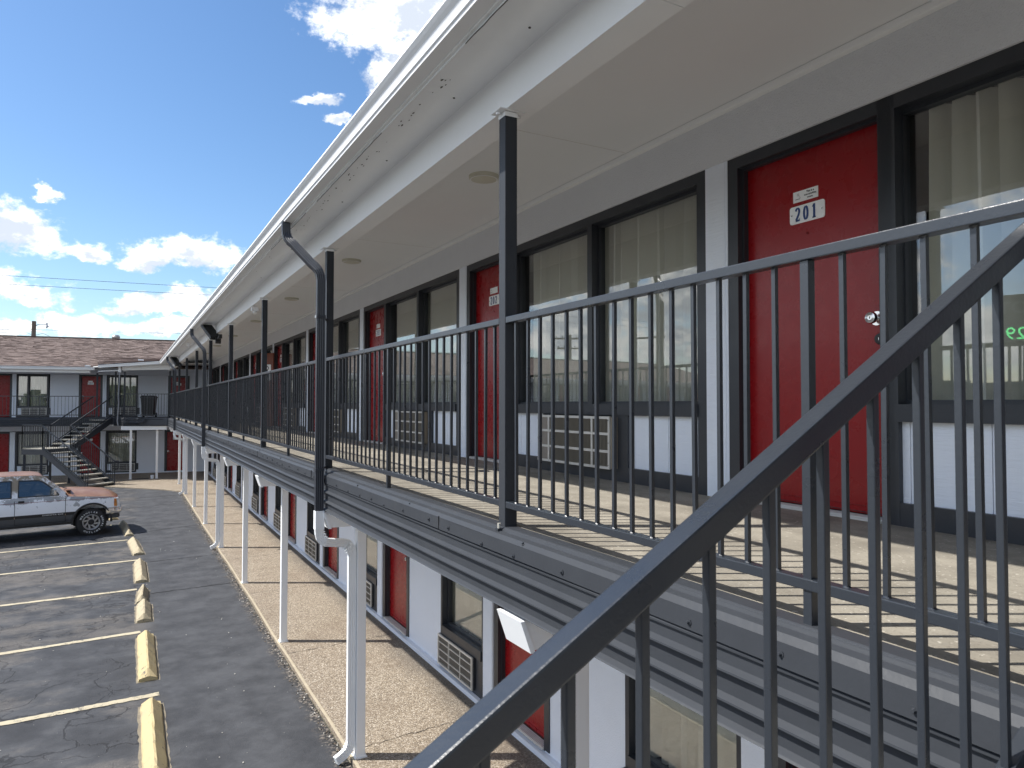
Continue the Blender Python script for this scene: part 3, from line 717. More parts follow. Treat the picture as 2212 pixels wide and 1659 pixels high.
def door_unit(B, u, z, w, h, num=None, notice=False, lockR=True, col=None, label=None, thr=True):
    """opening from u to u+w"""
    def fr():
        m = MB(); F = DARK
        m.box(-.085, 0, -.012, .11, 0, h + .075, F); m.box(w, w + .085, -.012, .11, 0, h + .075, F); m.box(0, w, -.012, .11, h, h + .075, F)
        m.box(0, .014, .028, .064, 0, h, F); m.box(w - .014, w, .028, .064, 0, h, F); m.box(.014, w - .014, .028, .064, h - .014, h, F)
        return m.mesh('door_frame')
    obj('door_frame', cached(('df', w, h), fr), B, (u, 0, z))
    if thr:
        def th():
            m = MB(); m.box(0, w, -.03, .064, -.002, .012, ALU)
            for i in range(5): m.box(0, w, -.022 + i * .018, -.014 + i * .018, .012, .018, ALU)
            return m.mesh('threshold')
        obj('threshold', cached(('th', w), th), B, (u, 0, z))
    def lf():
        m = MB(); m.box(.004, w - .004, .066, .108, .022, h - .004, col or RED); m.box(.006, w - .006, .0635, .066, .03, .032, BLACK); m.box(.006, w - .006, .063, .066, .06, .064, col or RED); m.cyl((w / 2 - .02, .066, 1.545 * h / 2.03), (w / 2 - .02, .062, 1.545 * h / 2.03), .009, col or RED, 12); m.cyl((w / 2 - .02, .062, 1.545 * h / 2.03), (w / 2 - .02, .0615, 1.545 * h / 2.03), .004, BLACK, 8); return m.mesh('door', bevel=.003)
    D = obj('door', cached(('leaf', w, h, (col or RED).name), lf), B, (u, 0, z))
    if label: D['label'] = label
    def kn():
        m = MB(); m.lathe([(0, -.016), (.036, -.016), (.038, -.004), (.036, 0)], CHROME, 20); m.lathe([(.012, -.016), (.012, -.035), (.026, -.043), (.031, -.058), (.027, -.072), (.014, -.076), (.012, -.074), (0, -.0735)], CHROME, 20)
        m.box(-.001, .001, -.0765, -.0735, -.006, .006, BLACK); return m.mesh('door_knob', smooth=True)
    def db():
        m = MB(); m.lathe([(0, -.018), (.016, -.02), (.026, -.018), (.030, -.004), (.030, 0)], BLACK, 18); m.box(-.001, .001, -.0215, -.018, -.007, .007, CHROME); return m.mesh('deadbolt', smooth=True)
    ku = w - .062 if lockR else .062
    obj('door_knob', cached('knob', kn), D, (ku, .066, 1.02 * h / 2.03)); obj('deadbolt', cached('dbolt', db), D, (ku + .012, .066, .915 * h / 2.03))
    if num:
        def npl():
            m = MB(); W, H = .232, .101
            m.poly([(x, 0, y) for x, y in rrect(W, H, .014)], (0, -.005, 0), PLATE)
            gh = .078; gw = .054; x0 = -(len(num) * gw) / 2 + .004
            for i, c in enumerate(num):
                for q in glyph(c): m.face([(x0 + i * gw + p.x * gh * .72, -.0062, -gh / 2 + p.y * gh) for p in q], NAVY)
            for sx in (-1, 1):
                m.cyl((sx * .1, -.005, .0), (sx * .1, -.008, .0), .006, CHROME, 8)
            return m.mesh('number_plate', fixn=False)
        k = h / 2.03
        obj('number_plate', cached(('np', num), npl), D, (w * .5 - .02, .0655, 1.662 * k))
        if notice:
            def nt_():
                m = MB(); m.box(-.083, .083, -.003, 0, -.031, .031, PLATE)
                ink = mat('ink', (.02, .02, .025), .6); ln = mat('faint ink', (.25, .26, .27), .6)
                # cigarette pictogram
                m.box(-.068, -.036, -.0038, -.003, -.016, -.012, ln)
                for r_ in ribbon([(-.05, .014), (-.05, .004), (-.04, .004), (-.04, -.006), (-.034, -.006), (-.034, -.012)], .0016): m.face([(p.x, -.0038, p.y) for p in r_], ink)
                for r_ in ribbon([(-.055, .006), (-.055, .016), (-.044, .016), (-.044, .004)], .0016): m.face([(p.x, -.0038, p.y) for p in r_], ink)
                return m.mesh('notice_sign', fixn=False)
            S_ = obj('notice_sign', cached('notice', nt_), D, (w * .5 - .03, .0655, 1.765 * k))
            if notice == 2:
                # sub parts may not go deeper, so the words are merged into this copy of the sign
                me = S_.data.copy(); bm = bmesh.new(); bm.from_mesh(me)
                ti = len(me.materials); ink = mat('ink', (.02, .02, .025), .6); me.materials.append(ink)
                for i, t_ in enumerate(('This is a', 'non-smoking', 'room.')):
                    fm = font_mesh(t_, .0155, ink, align='CENTER', bold=.0003); fm.transform(Matrix.Translation((.032, -.0034, .012 - i * .0165)) @ Matrix.Rotation(R(90), 4, 'X'))
                    n0 = len(bm.faces); bm.from_mesh(fm)
                    bm.faces.ensure_lookup_table()
                    for f in bm.faces[n0:]: f.material_index = ti
                bm.to_mesh(me); bm.free(); S_.data = me
    return D


def ac_unit(B, u, z, w=1.06, h=.40, near=True, cols=(.0, .17, .76, .80, 1.0)):
    """cols: fractions of width where the wide bars stand"""
    def f():
        m = MB(); m.box(0, w, -.055, .06, 0, h, DARK); m.box(.0, w, -.062, -.055, 0, h, FIN)
        b = .020
        for x in (0, w - b): m.box(x, x + b, -.075, -.060, 0, h, ALU)
        for zz in (0, h - b): m.box(b, w - b, -.075, -.060, zz, zz + b, ALU)
        for i in (1, 2): zz = h * i / 3; m.box(b, w - b, -.073, -.061, zz - .010, zz + .010, ALU)
        for c in (.17, .78): m.box(w * c - .012, w * c + .012, -.0745, -.061, b, h - b, ALU)
        n = int(w / .018)
        for i in range(n):
            x = b + (w - 2 * b) * (i + .5) / n
            if x > w * .17: m.box(x - .002, x + .002, -.071, -.0625, b, h - b, mat('fin edge', (.22, .20, .165), .5))
        m.box(b, w * .17, -.069, -.0625, b, h - b, mat('grille mesh', (.24, .21, .18), .6, var=.2, vs=30))
        m.box(w, w + .016, -.06, .03, .004, h - .004, mat('casing edge', (.30, .25, .19), .6))
        for x in (.01, w - .01):
            for zz in (.03, h * .5, h - .03): m.cyl((x, -.075, zz), (x, -.079, zz), .005, CHROME, 6)
        return m.mesh('air_conditioner')
    def f2():
        m = MB(); m.box(0, w, -.03, .06, 0, h, DARK); m.box(.0, w, -.036, -.03, 0, h, FIN)
        b = .022
        for x in (0, w - b): m.box(x, x + b, -.052, -.034, 0, h, ALU)
        for zz in (0, h - b): m.box(b, w - b, -.052, -.034, zz, zz + b, ALU)
        for i in (1, 2, 3): zz = h * i / 4; m.box(b, w - b, -.049, -.035, zz - .005, zz + .005, ALU)
        for c in (.333, .667): m.box(w * c - .006, w * c + .006, -.0505, -.035, b, h - b, ALU)
        for i in range(30):
            x = b + (w - 2 * b) * (i + .5) / 30; m.box(x - .002, x + .002, -.041, -.0355, b, h - b, mat('fin edge', (.22, .20, .165), .5))
        return m.mesh('air_conditioner')
    return obj('air_conditioner', cached(('ac', near, w, h), f if near else f2), B, (u, 0, z))


def curtain_mesh(w, h, seed, part=None):
    def f():
        rg = random.Random(seed); m = MB(); n = int(w / .0125); nz = 6; k = m.mi(CURT)
        ph = 0; xs = []; 
        for i in range(n + 1): xs.append(i * w / n)
        per = [rg.uniform(.75, 1.35) for _ in range(60)]
        def wave(x, zf):
            t = x / .105; i = int(t); fr_ = t - i; a = per[i % 60]
            return .062 * a * (2 * abs(math.sin(math.pi * (fr_ ** (1.15 - .3 * (a > 1))))) - 1) * (1 + .25 * zf) + .006 * math.sin(x * 31 + zf * 2)
        for j in range(nz + 1):
            zf = j / nz
            for x in xs: m.v.append((x + .02 * math.sin(x * 9 + seed) * zf, wave(x, zf), h * (1 - zf)))
        for j in range(nz):
            for i in range(n): a = j * (n + 1) + i; m.f.append((a, a + 1, a + n + 2, a + n + 1)); m.m.append(k)
        return m.mesh('curtain', smooth=True, fixn=False)
    return cached(('curt', round(w, 2), round(h, 2), seed % 9), f)


def window_unit(B, u, z, w, zb, zt, mull=(), lower='none', acu=None, seed=1, name='window', rail=.085, fwL=.09, fwR=.09, near=True, gap=.0, zbase=0.0, curt=True):
    """window opening u..u+w with glass zb..zt, grey rail below; lower panels down to z=.11"""
    fl, ft = .055, .045
    def f():
        m = MB(); F = DARK
        m.box(-fwL, 0, -.012, .12, zbase, zt + .07, F); m.box(w, w + fwR, -.012, .12, zbase, zt + .07, F)
        m.box(0, w, -.012, .12, zt, zt + .07, F)
        m.box(0, w, -.026, .12, zb - rail, zb, F)
        for c in mull: m.box(c - .032, c + .032, -.012, .12, zb, zt, F)
        es = [0] + list(mull) + [w]
        for a, b in zip(es[:-1], es[1:]):                        # inner sash frames
            a += .032 * (a > 0); b -= .032 * (b < w)
            m.box(a, a + .022, .05, .10, zb, zt, F); m.box(b - .022, b, .05, .10, zb, zt, F); m.box(a + .022, b - .022, .05, .10, zb, zb + .02, F); m.box(a + .022, b - .022, .05, .10, zt - .022, zt, F)
        if lower != 'none':
            m.box(0, w, -.010, .12, zbase, .11, F); m.box(0, w, .05, .12, .11, zb - rail, F)
            if acu:
                a0, a1 = acu
                m.box(a1, a1 + .14, -.010, .05, .11, zb - rail, F); m.box(a0 - .02, a0, -.008, .05, .11, zb - rail, F)
        return m.mesh('window')
    W = obj(name, cached(('win', w, zb, zt, tuple(mull), lower, acu, fwL, fwR, rail, zbase), f), B, (u, 0, z))
    es = [0] + list(mull) + [w]
    for i, (a, b) in enumerate(zip(es[:-1], es[1:])):
        a += .032 * (a > 0) + .015; b -= .032 * (b < w) + .015
        def gm(a=a, b=b): m = MB(); m.box(0, b - a, .072, .077, 0, zt - zb - .02, GLASS); return m.mesh('pane')
        obj('pane', cached(('pane', round(b - a, 3), round(zt - zb, 3)), gm), W, (a, 0, zb + .01))
        if curt:
            g0 = gap if i == 0 else 0
            obj('curtain', curtain_mesh(b - a + .10 - g0, zt - zb + .06, seed + i), W, (a - .05 + g0, .195, zb - .03))
    if lower == 'ac':
        a0, a1 = acu; zz = zb - rail
        segs = []
        if a0 > .12: segs.append((0.0, a0 - .02))
        if w - (a1 + .14) > .1: segs.append((a1 + .14, w))
        for a, b in segs:
            def pm(a=a, b=b):
                m = MB(); L = b - a; js = [0, .10, L] if L < .7 else [0, .055, .42, L]
                js = [j for j in js if j < L] + [L]
                for p, q in zip(js[:-1], js[1:]): 
                    if q - p > .01: m.box(p + .002, q - .002, .018, .05, 0, zz - .11, PANEL)
                return m.mesh('panel')
            obj('panel', cached(('pn', round(b - a, 3), round(zz, 3)), pm), W, (a, 0, .11))
    return W


def pilaster(B, u, z, w, h, mt=None, v0=-.016):
    def f():
        m = MB(); m.box(0, w, v0, .12, 0, h, mt or PANEL)
        if w > .12: m.box(w * .88, w * .9, v0 - .004, v0, 0, h, mt or PANEL)
        return m.mesh('pilaster')
    return obj('pilaster', cached(('pil', w, h, (mt or PANEL).name), f), B, (u, 0, z))


def wall_piece(B, u0, u1, z0, z1, v0=0, v1=.12, mt=PALE, name='wall'):
    m = MB(); m.box(u0, u1, v0, v1, z0, z1, mt); return obj(name, m.mesh(name), B)


# ------------------------------------------------------------------ main wing (walkway side faces -X)
MW = thing('motel_wing', 'long two storey motel wing with red doors running away beside the camera', 'motel building', (3.284, 0, 0), R(-90))
P0, PD = 3.30, 3.85           # upper pilasters along Y
NB = 8
wall_piece(MW, -35.45, 10.5, DK + 2.10, DK + 2.46, -.028, .12, LINT, 'lintel')
UP = DK
for k in range(-3, NB):
    yc = P0 + PD * k                              # pilaster centre; bay extends to yc+PD (u decreasing)
    u = -yc
    pilaster(MW, u - .095, UP, .19, 2.10)
    # beyond the pilaster: window [yc+.19 .. yc+2.63], door opening [yc+2.75 .. yc+3.67]
    window_unit(MW, -(yc + 2.68), UP, 2.50, .585, 2.03, mull=(1.275,), lower='ac', acu=(.56, 1.62) if k != -1 else (1.30, 2.36), seed=k * 2 + 7, fwL=.0, fwR=.085, gap={-1: .14, 0: .16, 1: .12, 2: .05, 3: .22}.get(k, .08), near=True)
    m = cached('mulm', lambda: (lambda q: (q.box(0, .073, -.012, .12, 0, 2.10, DARK), q.mesh('mullion'))[1])(MB()))
    obj('mullion', m, MW, (-(yc + 2.755), 0, UP))
    ac_unit(MW, -(yc + (2.12 if k != -1 else 1.38)), UP + .09, 1.06, .40)
    if k == -1: door_unit(MW, -3.125, UP, .925, 2.03, '201', 2, label='red room door with plate 201 and a non-smoking sign')
    elif k == 3: pass
    elif k < -1: door_unit(MW, -(yc + 3.68), UP, .925, 2.03)
    else: door_unit(MW, -(yc + 3.68), UP, .925, 2.03, str(202 + k), 1, label='red room door with plate %d' % (202 + k))
    if k == 3: door_unit(MW, -(yc + 3.68), UP, .925, 2.03, '205', 1, label='red room door with plate 205')
# wooden leaf standing open beyond the bay of room 205
m = MB(); m.box(0, .37, -.02, .02, .02, 1.86, WOOD); WDo = obj('open_door', m.mesh('open_door', bevel=.003), MW, (-18.76, -.30, UP), (0, 0, R(47)), label='orange brown wooden door standing open, with a white picture sign')
m = MB(); m.poly([(x, -.0225, y) for x, y in rrect(.21, .40, .015)], (0, -.003, 0), PLATE)
for q in ribbon(arc(0, .11, .035, .04, 0, 360, 14), .02): m.face([(p.x, -.0265, p.y) for p in q], BLACK)
for rb in ([(0, .07), (0, -.05)], [(0, .05), (-.05, -.02)], [(0, .05), (.05, -.02)], [(0, -.04), (-.045, -.15)], [(0, -.04), (.045, -.15)]):
    for q in ribbon(rb, .024): m.face([(p.x, -.0262, p.y) for p in q], BLACK)
obj('picture_sign', m.mesh('picture_sign', fixn=False), WDo, (.20, 0, 1.37))
wall_piece(MW, -35.45, -(P0 + PD * NB + .1), UP, UP + 2.10, 0, .12, PALE)
pilaster(MW, -(P0 + PD * NB) - .095, UP, .19, 2.10)
# rooms behind the glass
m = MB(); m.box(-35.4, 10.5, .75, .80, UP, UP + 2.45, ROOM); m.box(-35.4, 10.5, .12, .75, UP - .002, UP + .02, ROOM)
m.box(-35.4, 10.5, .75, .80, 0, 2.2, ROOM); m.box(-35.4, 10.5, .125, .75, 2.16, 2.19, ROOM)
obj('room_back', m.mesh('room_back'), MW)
# ceiling, beam, eaves
m = MB(); m.box(1.72, 3.30, -10.5, 35.6, DK + 2.437, DK + 2.50, CEIL)
cei = obj('ceiling', m.mesh('ceiling'), MW, (0, 0, 0)); cei.matrix_parent_inverse = Matrix.Identity(4)
inv = Matrix.Rotation(R(90), 4, 'Z') @ Matrix.Translation((-3.284, 0, 0))


def in_main(name, me, **kw):                     # mesh made in world coordinates, moved into the wing's frame
    me.transform(inv); return obj(name, me, MW, **kw)


cei.data.transform(inv)
m = MB()
for y in (-3.2, .5, 4.15, 7.8, 11.45, 15.1, 18.8, 22.4, 26.1, 29.7): m.box(1.74, 3.2, y - .0015, y + .0015, DK + 2.4355, DK + 2.437, mat('ceiling joint', (.62, .60, .57), .9))
in_main('ceiling_joint', m.mesh('ceiling_joint'))
m = MB(); m.box(3.215, 3.262, -10.5, 35.5, DK + 2.395, DK + 2.436, WHITE); in_main('crown_strip', m.mesh('crown_strip', bevel=.008))
BZ = 4.525
rg = random.Random(4); ysb = [-10.5, 1.9, 5.57, 9.2, 13.2, 17.2, 21.4, 25.6, 29.8, 32.75]
for a, b in zip(ysb[:-1], ysb[1:]):
    m = MB(); m.box(1.583, 1.733, a + .0015, b - .0015, BZ, DK + 2.437, WHITE); in_main('eave_beam', m.mesh('eave_beam'))
m = MB(); m.box(1.305, 1.583, -10.5, 32.5, 4.725, 4.75, WHITE); in_main('eave_soffit', m.mesh('eave_soffit'))
m = MB(); m.box(1.300, 1.335, -10.5, 32.4, 4.705, 4.725, WHITE); m.box(1.285, 1.305, -10.5, 32.4, 4.715, 4.86, WHITE); in_main('fascia_board', m.mesh('fascia_board'))
gprof = [(.105, 4.832), (.110, 4.836), (.112, 4.822), (.100, 4.805), (.086, 4.790), (.080, 4.772), (.078, 4.748), (.070, 4.742), (.068, 4.728), (-.004, 4.726), (-.004, 4.83), (.0, 4.83), (.0, 4.732), (.062, 4.734), (.07, 4.75), (.074, 4.775), (.09, 4.80), (.102, 4.82)]


def gutter(pts, name='gutter', prof=gprof, seed=1):
    o = sweep_xy(pts, prof, WHITE, name, None, closed=True, wob=.001, seed=seed, step=1.5); o.data.transform(inv); o.parent = MW; return o


gutter([(1.283, -10.5), (1.283, 32.33)])
m = MB(); rg = random.Random(9)
m.hexa([(1.20, -10.5, 4.838), (9.5, -10.5, 6.9), (9.5, 36.5, 6.9), (1.20, 32.2, 4.838), (1.20, -10.5, 4.852), (9.5, -10.5, 6.95), (9.5, 36.5, 6.95), (1.20, 32.2, 4.852)], SHING)
in_main('roof', m.mesh('roof'))
m = MB(); m.box(9.4, 9.5, -10.5, 36, 0, 6.9, PALE); m.box(3.404, 9.4, -2.25, -10.5, 0, 5.2, PALE); in_main('wall', m.mesh('wall'))
for y in (5.13, 8.98, 12.74, 16.6, 20.5, 24.3, 28.1):
    def cl():
        m = MB(); m.lathe([(0, -.034), (.10, -.032), (.118, -.026), (.122, -.004), (.122, 0)], LAMPG, 36, 'z'); m.lathe([(.104, -.0325), (.112, -.0325), (.112, -.030)], WHITE, 36, 'z'); return m.mesh('ceiling_light', smooth=True)
    o = obj('ceiling_light', cached('cl', cl), None, (2.53, y, DK + 2.437), group='round lights along the walkway ceiling', category='ceiling light')
    o['label'] = {5.13: 'round white ceiling light beside the first full grey post', 8.98: 'round ceiling light between the second post and door 203', 12.74: 'round ceiling light, third from the camera along the walkway',
                  16.6: 'round ceiling light, fourth from the camera along the walkway', 20.5: 'round ceiling light, fifth from the camera, near the open wooden door', 24.3: 'small far ceiling light, sixth along the walkway', 28.1: 'farthest round ceiling light near the inner corner'}[y]
# peeling flakes on the eave soffit
m = MB(); rg = random.Random(21)
FL = mat('bare wood under paint', (.085, .075, .065), .9)
for i in range(70):
    y = rg.uniform(3.2, 7.4) if i < 48 else rg.uniform(1, 16); x = 1.355 + abs(rg.gauss(0, .028)); s_ = rg.uniform(.003, .008)
    m.face([(x + s_ * .8 * math.cos(t) * rg.uniform(.6, 1), y + s_ * 2.0 * math.sin(t) * rg.uniform(.6, 1.2), 4.7235) for t in (0, 1.2, 2.3, 3.4, 4.5, 5.4)], FL)
in_main('paint_flakes', m.mesh('paint_flakes'), kind='stuff')
m = MB()
for y in (2.6, 3.4, 4.5, 5.6, 7.6, 9.5): m.cyl((1.5, y, 4.726), (1.5, y, 4.721), .006, FL, 6)
for y0 in (1.2, 4.0, 6.0):
    pts = [(1.3005 + rg.uniform(-.002, .002), y0 + i * .06, 4.704) for i in range(28)]
    for a, b in zip(pts[:-1], pts[1:]): m.bar(a, b, .004, .002, FL)
in_main('open_joint', m.mesh('open_joint'))

# ground floor of the main wing
G0, GD = 3.13, 3.495
for k in range(-3, 9):
    W = G0 + GD * k
    window_unit(MW, -(W + 1.13 - .045), 0, 1.045, .54, 1.96, lower='ac', acu=(.0, .90), seed=k + 5, fwL=.045, fwR=.045, rail=.10, gap=.0, zbase=.05, near=False)
    ac_unit(MW, -(W + 1.13), .09, .93, .345, near=False)
    wall_piece(MW, -(W + 2.29), -(W + 1.135), .05, 2.18)
    wall_piece(MW, -(W + 1.135), -(W - .005), 2.03, 2.18)
    door_unit(MW, -(W + 3.17), .07, .88, 1.96, str(102 + k) if k >= -1 else None, 0, thr=True)
    wall_piece(MW, -(W + 3.27), -(W + 2.29), 2.10, 2.18)
    pilaster(MW, -(W + 3.49), .05, .215, 2.13, PALE, -.02)
    m = cached('plinth', lambda: (lambda q: (q.box(-GD, 0, -.055, 0, 0, .05, PALE), q.mesh('plinth'))[1])(MB()))
    obj('plinth', m, MW, (-W, 0, 0))
wall_piece(MW, -35.45, -(G0 + GD * 9), 0, 2.18)
m = MB(); m.box(-35.45, 10.5, .0, .12, 2.18, DK - .30, PALE); obj('wall', m.mesh('wall'), MW)

# ------------------------------------------------------------------ far wing
FW = thing('motel_wing', 'far motel wing with brown shingle roof and door 214, closing the courtyard', 'motel building', tuple(wing_pt(0, 0)), WR)
HU = 1.79
# upper floor
def wing_floor(z, hh, ups):
    for it in ups:
        if it[0] == 'd': door_unit(FW, it[1], z, it[2], hh, it[3], 1 if z > 1 and it[3] else 0, lockR=False, thr=False, label=('red room door with plate ' + it[3]) if it[3] else None)
        if it[0] == 'w': window_unit(FW, it[1], z, it[2], .46, hh - .02, mull=it[3], lower='ac', acu=(.17, it[2] - .0) if not it[4] else it[4], seed=it[5], fwL=.06, fwR=.06, rail=.06, near=False)
        if it[0] == 'a': ac_unit(FW, it[1], z + .065, it[2], .335, near=False)
        if it[0] == 'p': pilaster(FW, it[1], z, it[2], hh + .05, PANEL)
        if it[0] == 's': wall_piece(FW, it[1], it[2], z, z + hh + .06)
step = 3.375
for r in range(0, 10):
    o = -step * r
    its = []
    if r == 0:
        its = [('w', -.68, 1.09, (.40,), (.17, 1.09), 3), ('a', -.51, .92), ('s', .47, 1.62), ('p', 1.62, .07), ('d', 1.77, .72, '213'), ('s', 2.58, 3.3), ('p', -.92, .15), ('d', -1.75, .75, '214'), ('s', -2.92, -1.83)]
    else:
        its = [('w', -.74 + o, 1.09, (.40,), (.17, 1.09), 3 + r), ('a', -.57 + o, .92), ('p', -.92 + o, .15), ('d', -1.75 + o, .75, None if r == 1 else None), ('s', -2.96 + o, -1.835 + o)]
    wing_floor(DK, HU, its)
    its = [('w', -.70 + o, 1.09, (), (.17, 1.09), 8 + r), ('a', -.53 + o, .92), ('p', -.97 + o, .19), ('s', -2.96 + o, -1.84 + o)]
    if r == 0: its += [('s', .45, 1.58), ('d', 1.66, .78, '112'), ('s', 2.53, 3.3)]
    its += [('d', -1.76 + o, .76, '114' if r == 0 else None)]
    wing_floor(.05, 1.79, its)
wall_piece(FW, -34, 3.3, DK + HU + .065, DK + 2.12, -.02, .12, PALE, 'lintel')
wall_piece(FW, -34, 3.3, DK + 2.12, DK + 2.47, -.03, .12, WHITE, 'header')
wall_piece(FW, -34, 3.3, 1.92, 2.22, 0, .12, PALE); wall_piece(FW, -34, 3.3, 0, .05, -.05, .12, PALE, 'plinth')
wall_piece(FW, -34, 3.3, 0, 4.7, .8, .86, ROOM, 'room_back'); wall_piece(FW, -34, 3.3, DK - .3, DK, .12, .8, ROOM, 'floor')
# eaves, ceiling
m = MB(); m.box(-34, -1.2, -1.9, .05, 4.60, 4.66, WHITE); obj('ceiling', m.mesh('ceiling'), FW)
m = MB(); m.box(-34, -1.1, -1.79, -1.65, 4.39, 4.60, WHITE); obj('eave_beam', m.mesh('eave_beam'), FW)
m = MB(); m.box(-34, -.9, -1.91, -1.89, 4.50, 4.62, WHITE); obj('fascia_board', m.mesh('fascia_board'), FW)
dz = 4.505 - 4.726
o = sweep_xy([tuple(wing_pt(-.9, -1.915))[:2], tuple(wing_pt(-34, -1.915))[:2]], [(a, z + dz) for a, z in gprof], WHITE, 'gutter', None, closed=True, wob=0, step=5)
winv = Matrix.Rotation(-WR, 4, 'Z') @ Matrix.Translation((0, -36.03, 0))
o.data.transform(winv); o.parent = FW


def in_wing(name, me, **kw): me.transform(winv); return obj(name, me, FW, **kw)


m = MB(); a = Vector((1.60, 32.72, 4.62)); b = Vector((-.14, 33.36, 4.57)); m.bar(a, b, .15, .19, WHITE); in_wing('eave_beam', m.mesh('eave_beam'))
m = MB(); m.poly([(1.2, 32.4, 4.735), (-.95, 33.3, 4.60), (-1.25, 34.3, 4.62), (-1.2, 36.1, 4.66), (3.2, 35.5, 4.80), (3.2, 32.4, 4.80)], (0, 0, .03), WHITE); in_wing('eave_soffit', m.mesh('eave_soffit'))
m = MB()
pA = Vector((1.215, 32.36, 0)); pB = Vector((-.98, 33.28, 0)); dd = (pB - pA).normalized(); out = Vector((-dd.y, dd.x, 0)); out = out if out.y < 0 else -out
q = []
for p, z0 in ((pA, 0.0), (pB, -.17)):
    for o_, z in gprof[:11]: q.append(p + out * o_ + Vector((0, 0, z + z0)))
n = 11; k_ = m.mi(WHITE); m.v += [tuple(v) for v in q]
for i in range(n): m.f.append((i, (i + 1) % n, n + (i + 1) % n, n + i)); m.m.append(k_)
m.f.append(tuple(range(n))); m.m.append(k_); m.f.append(tuple(range(n, 2 * n))[::-1]); m.m.append(k_)
in_wing('gutter', m.mesh('gutter'))
m = MB(); m.box(-.10, .10, -.05, .05, 0, .05, WHITE); sp_ = m.mesh('splash_guard', bevel=.012)
obj('splash_guard', sp_, FW, (-1.15, -1.98, 4.64)); obj('splash_guard', sp_, FW, (.98, -3.30, 4.86))


# shingled roof: every tab is real, joined
def shingles(name, fn, rows, cols, par, seed=1, wfrac=1.0, stag=.5):
    rg = random.Random(seed); m = MB(); m.tone = []; k = m.mi(SHING)
    for r in range(rows):
        off = rg.random()
        c = -1; x = -rg.random() * 1.2
        while x < cols:
            w = rg.uniform(.55, 1.5); x1 = min(x + w, cols); x0 = max(x, 0)
            if x1 > x0:
                a0, a1 = x0 / cols, x1 / cols; v0 = r / rows; v1 = min((r + 1.08) / rows, 1)
                th = rg.choice((.008, .013, .020)); p = [fn(a0, v0, th + .004), fn(a1, v0, th + .004), fn(a1, v1, .004), fn(a0, v1, .004)]
                i = len(m.v); m.v += [tuple(q) for q in p] + [tuple(fn(a0, v0, 0)), tuple(fn(a1, v0, 0))]
                m.f.append((i, i + 1, i + 2, i + 3)); m.f.append((i + 4, i + 5, i + 1, i)); m.m += [k, k]; t = min(1, max(0, rg.gauss(.5, .25))); m.tone += [t, t * .5]
            x += w
    return obj(name, m.mesh(name, fixn=False), par, kind='stuff')


def rf(a, v, th):                                # far wing main slope: u -34..6, from eave v=-1.99 up to ridge v=5.6
    u = -9 + 15 * a; vv = -1.99 + 7.6 * v; return Vector((u, vv, 4.63 + .235 * (vv + 1.99) + th))


shingles('shingles', rf, 54, 72, FW, 3)
m = MB(); m.hexa([(-34, -1.99, 4.60), (6.5, -1.99, 4.60), (6.5, 5.61, 6.386), (-34, 5.61, 6.386), (-34, -1.99, 4.625), (6.5, -1.99, 4.625), (6.5, 5.61, 6.411), (-34, 5.61, 6.411)], SHING)
m.hexa([(-34, 5.61, 6.386), (6.5, 5.61, 6.386), (6.5, 13, 4.6), (-34, 13, 4.6), (-34, 5.61, 6.41), (6.5, 5.61, 6.41), (6.5, 13, 4.63), (-34, 13, 4.63)], SHING)
obj('roof', m.mesh('roof'), FW)
m = MB(); m.bar((-34, 5.6, 6.44), (6.5, 5.6, 6.44), .26, .03, SHING); obj('ridge_cap', m.mesh('ridge_cap'), FW)
m = MB(); m.box(-34, 3.3, 12.6, 12.8, 0, 4.7, PALE); m.box(-34, -33.9, .12, 12.6, 0, 4.7, PALE); obj('wall', m.mesh('wall'), FW)
cA = Vector((1.10, 32.30, 4.85)); cB = Vector((-1.02, 33.20, 4.69)); cC = wing_pt(-1.25, 0.2, 5.16); cD = wing_pt(2.3, .2, 5.16)
shingles('shingles', lambda a, v, th: winv @ ((cB * (1 - a) + cA * a) * (1 - v) + (cC * (1 - a) + cD * a) * v + Vector((0, 0, th + .004))), 18, 8, FW, 6)
m = MB(); m.face([cB - Vector((0, 0, .01)), cA - Vector((0, 0, .01)), cD - Vector((0, 0, .01)), cC - Vector((0, 0, .01))], SHING); in_wing('roof_patch', m.mesh('roof_patch'))
m = MB(); m.lathe([(.10, 0), (.10, .10), (.17, .14), (.20, .22), (.15, .31), (0, .34)], mat('vent metal', (.4, .4, .38), .5, metal=.5), 14, 'z')
for i in range(14):
    t = 2 * math.pi * i / 14; m.bar((.19 * math.cos(t), .19 * math.sin(t), .12), (.14 * math.cos(t + .5), .14 * math.sin(t + .5), .31), .02, .004, CHROME)
obj('roof_turbine', m.mesh('roof_turbine'), FW, (-1.35, 6.0, 6.35))

# ------------------------------------------------------------------ posts
PW = .066


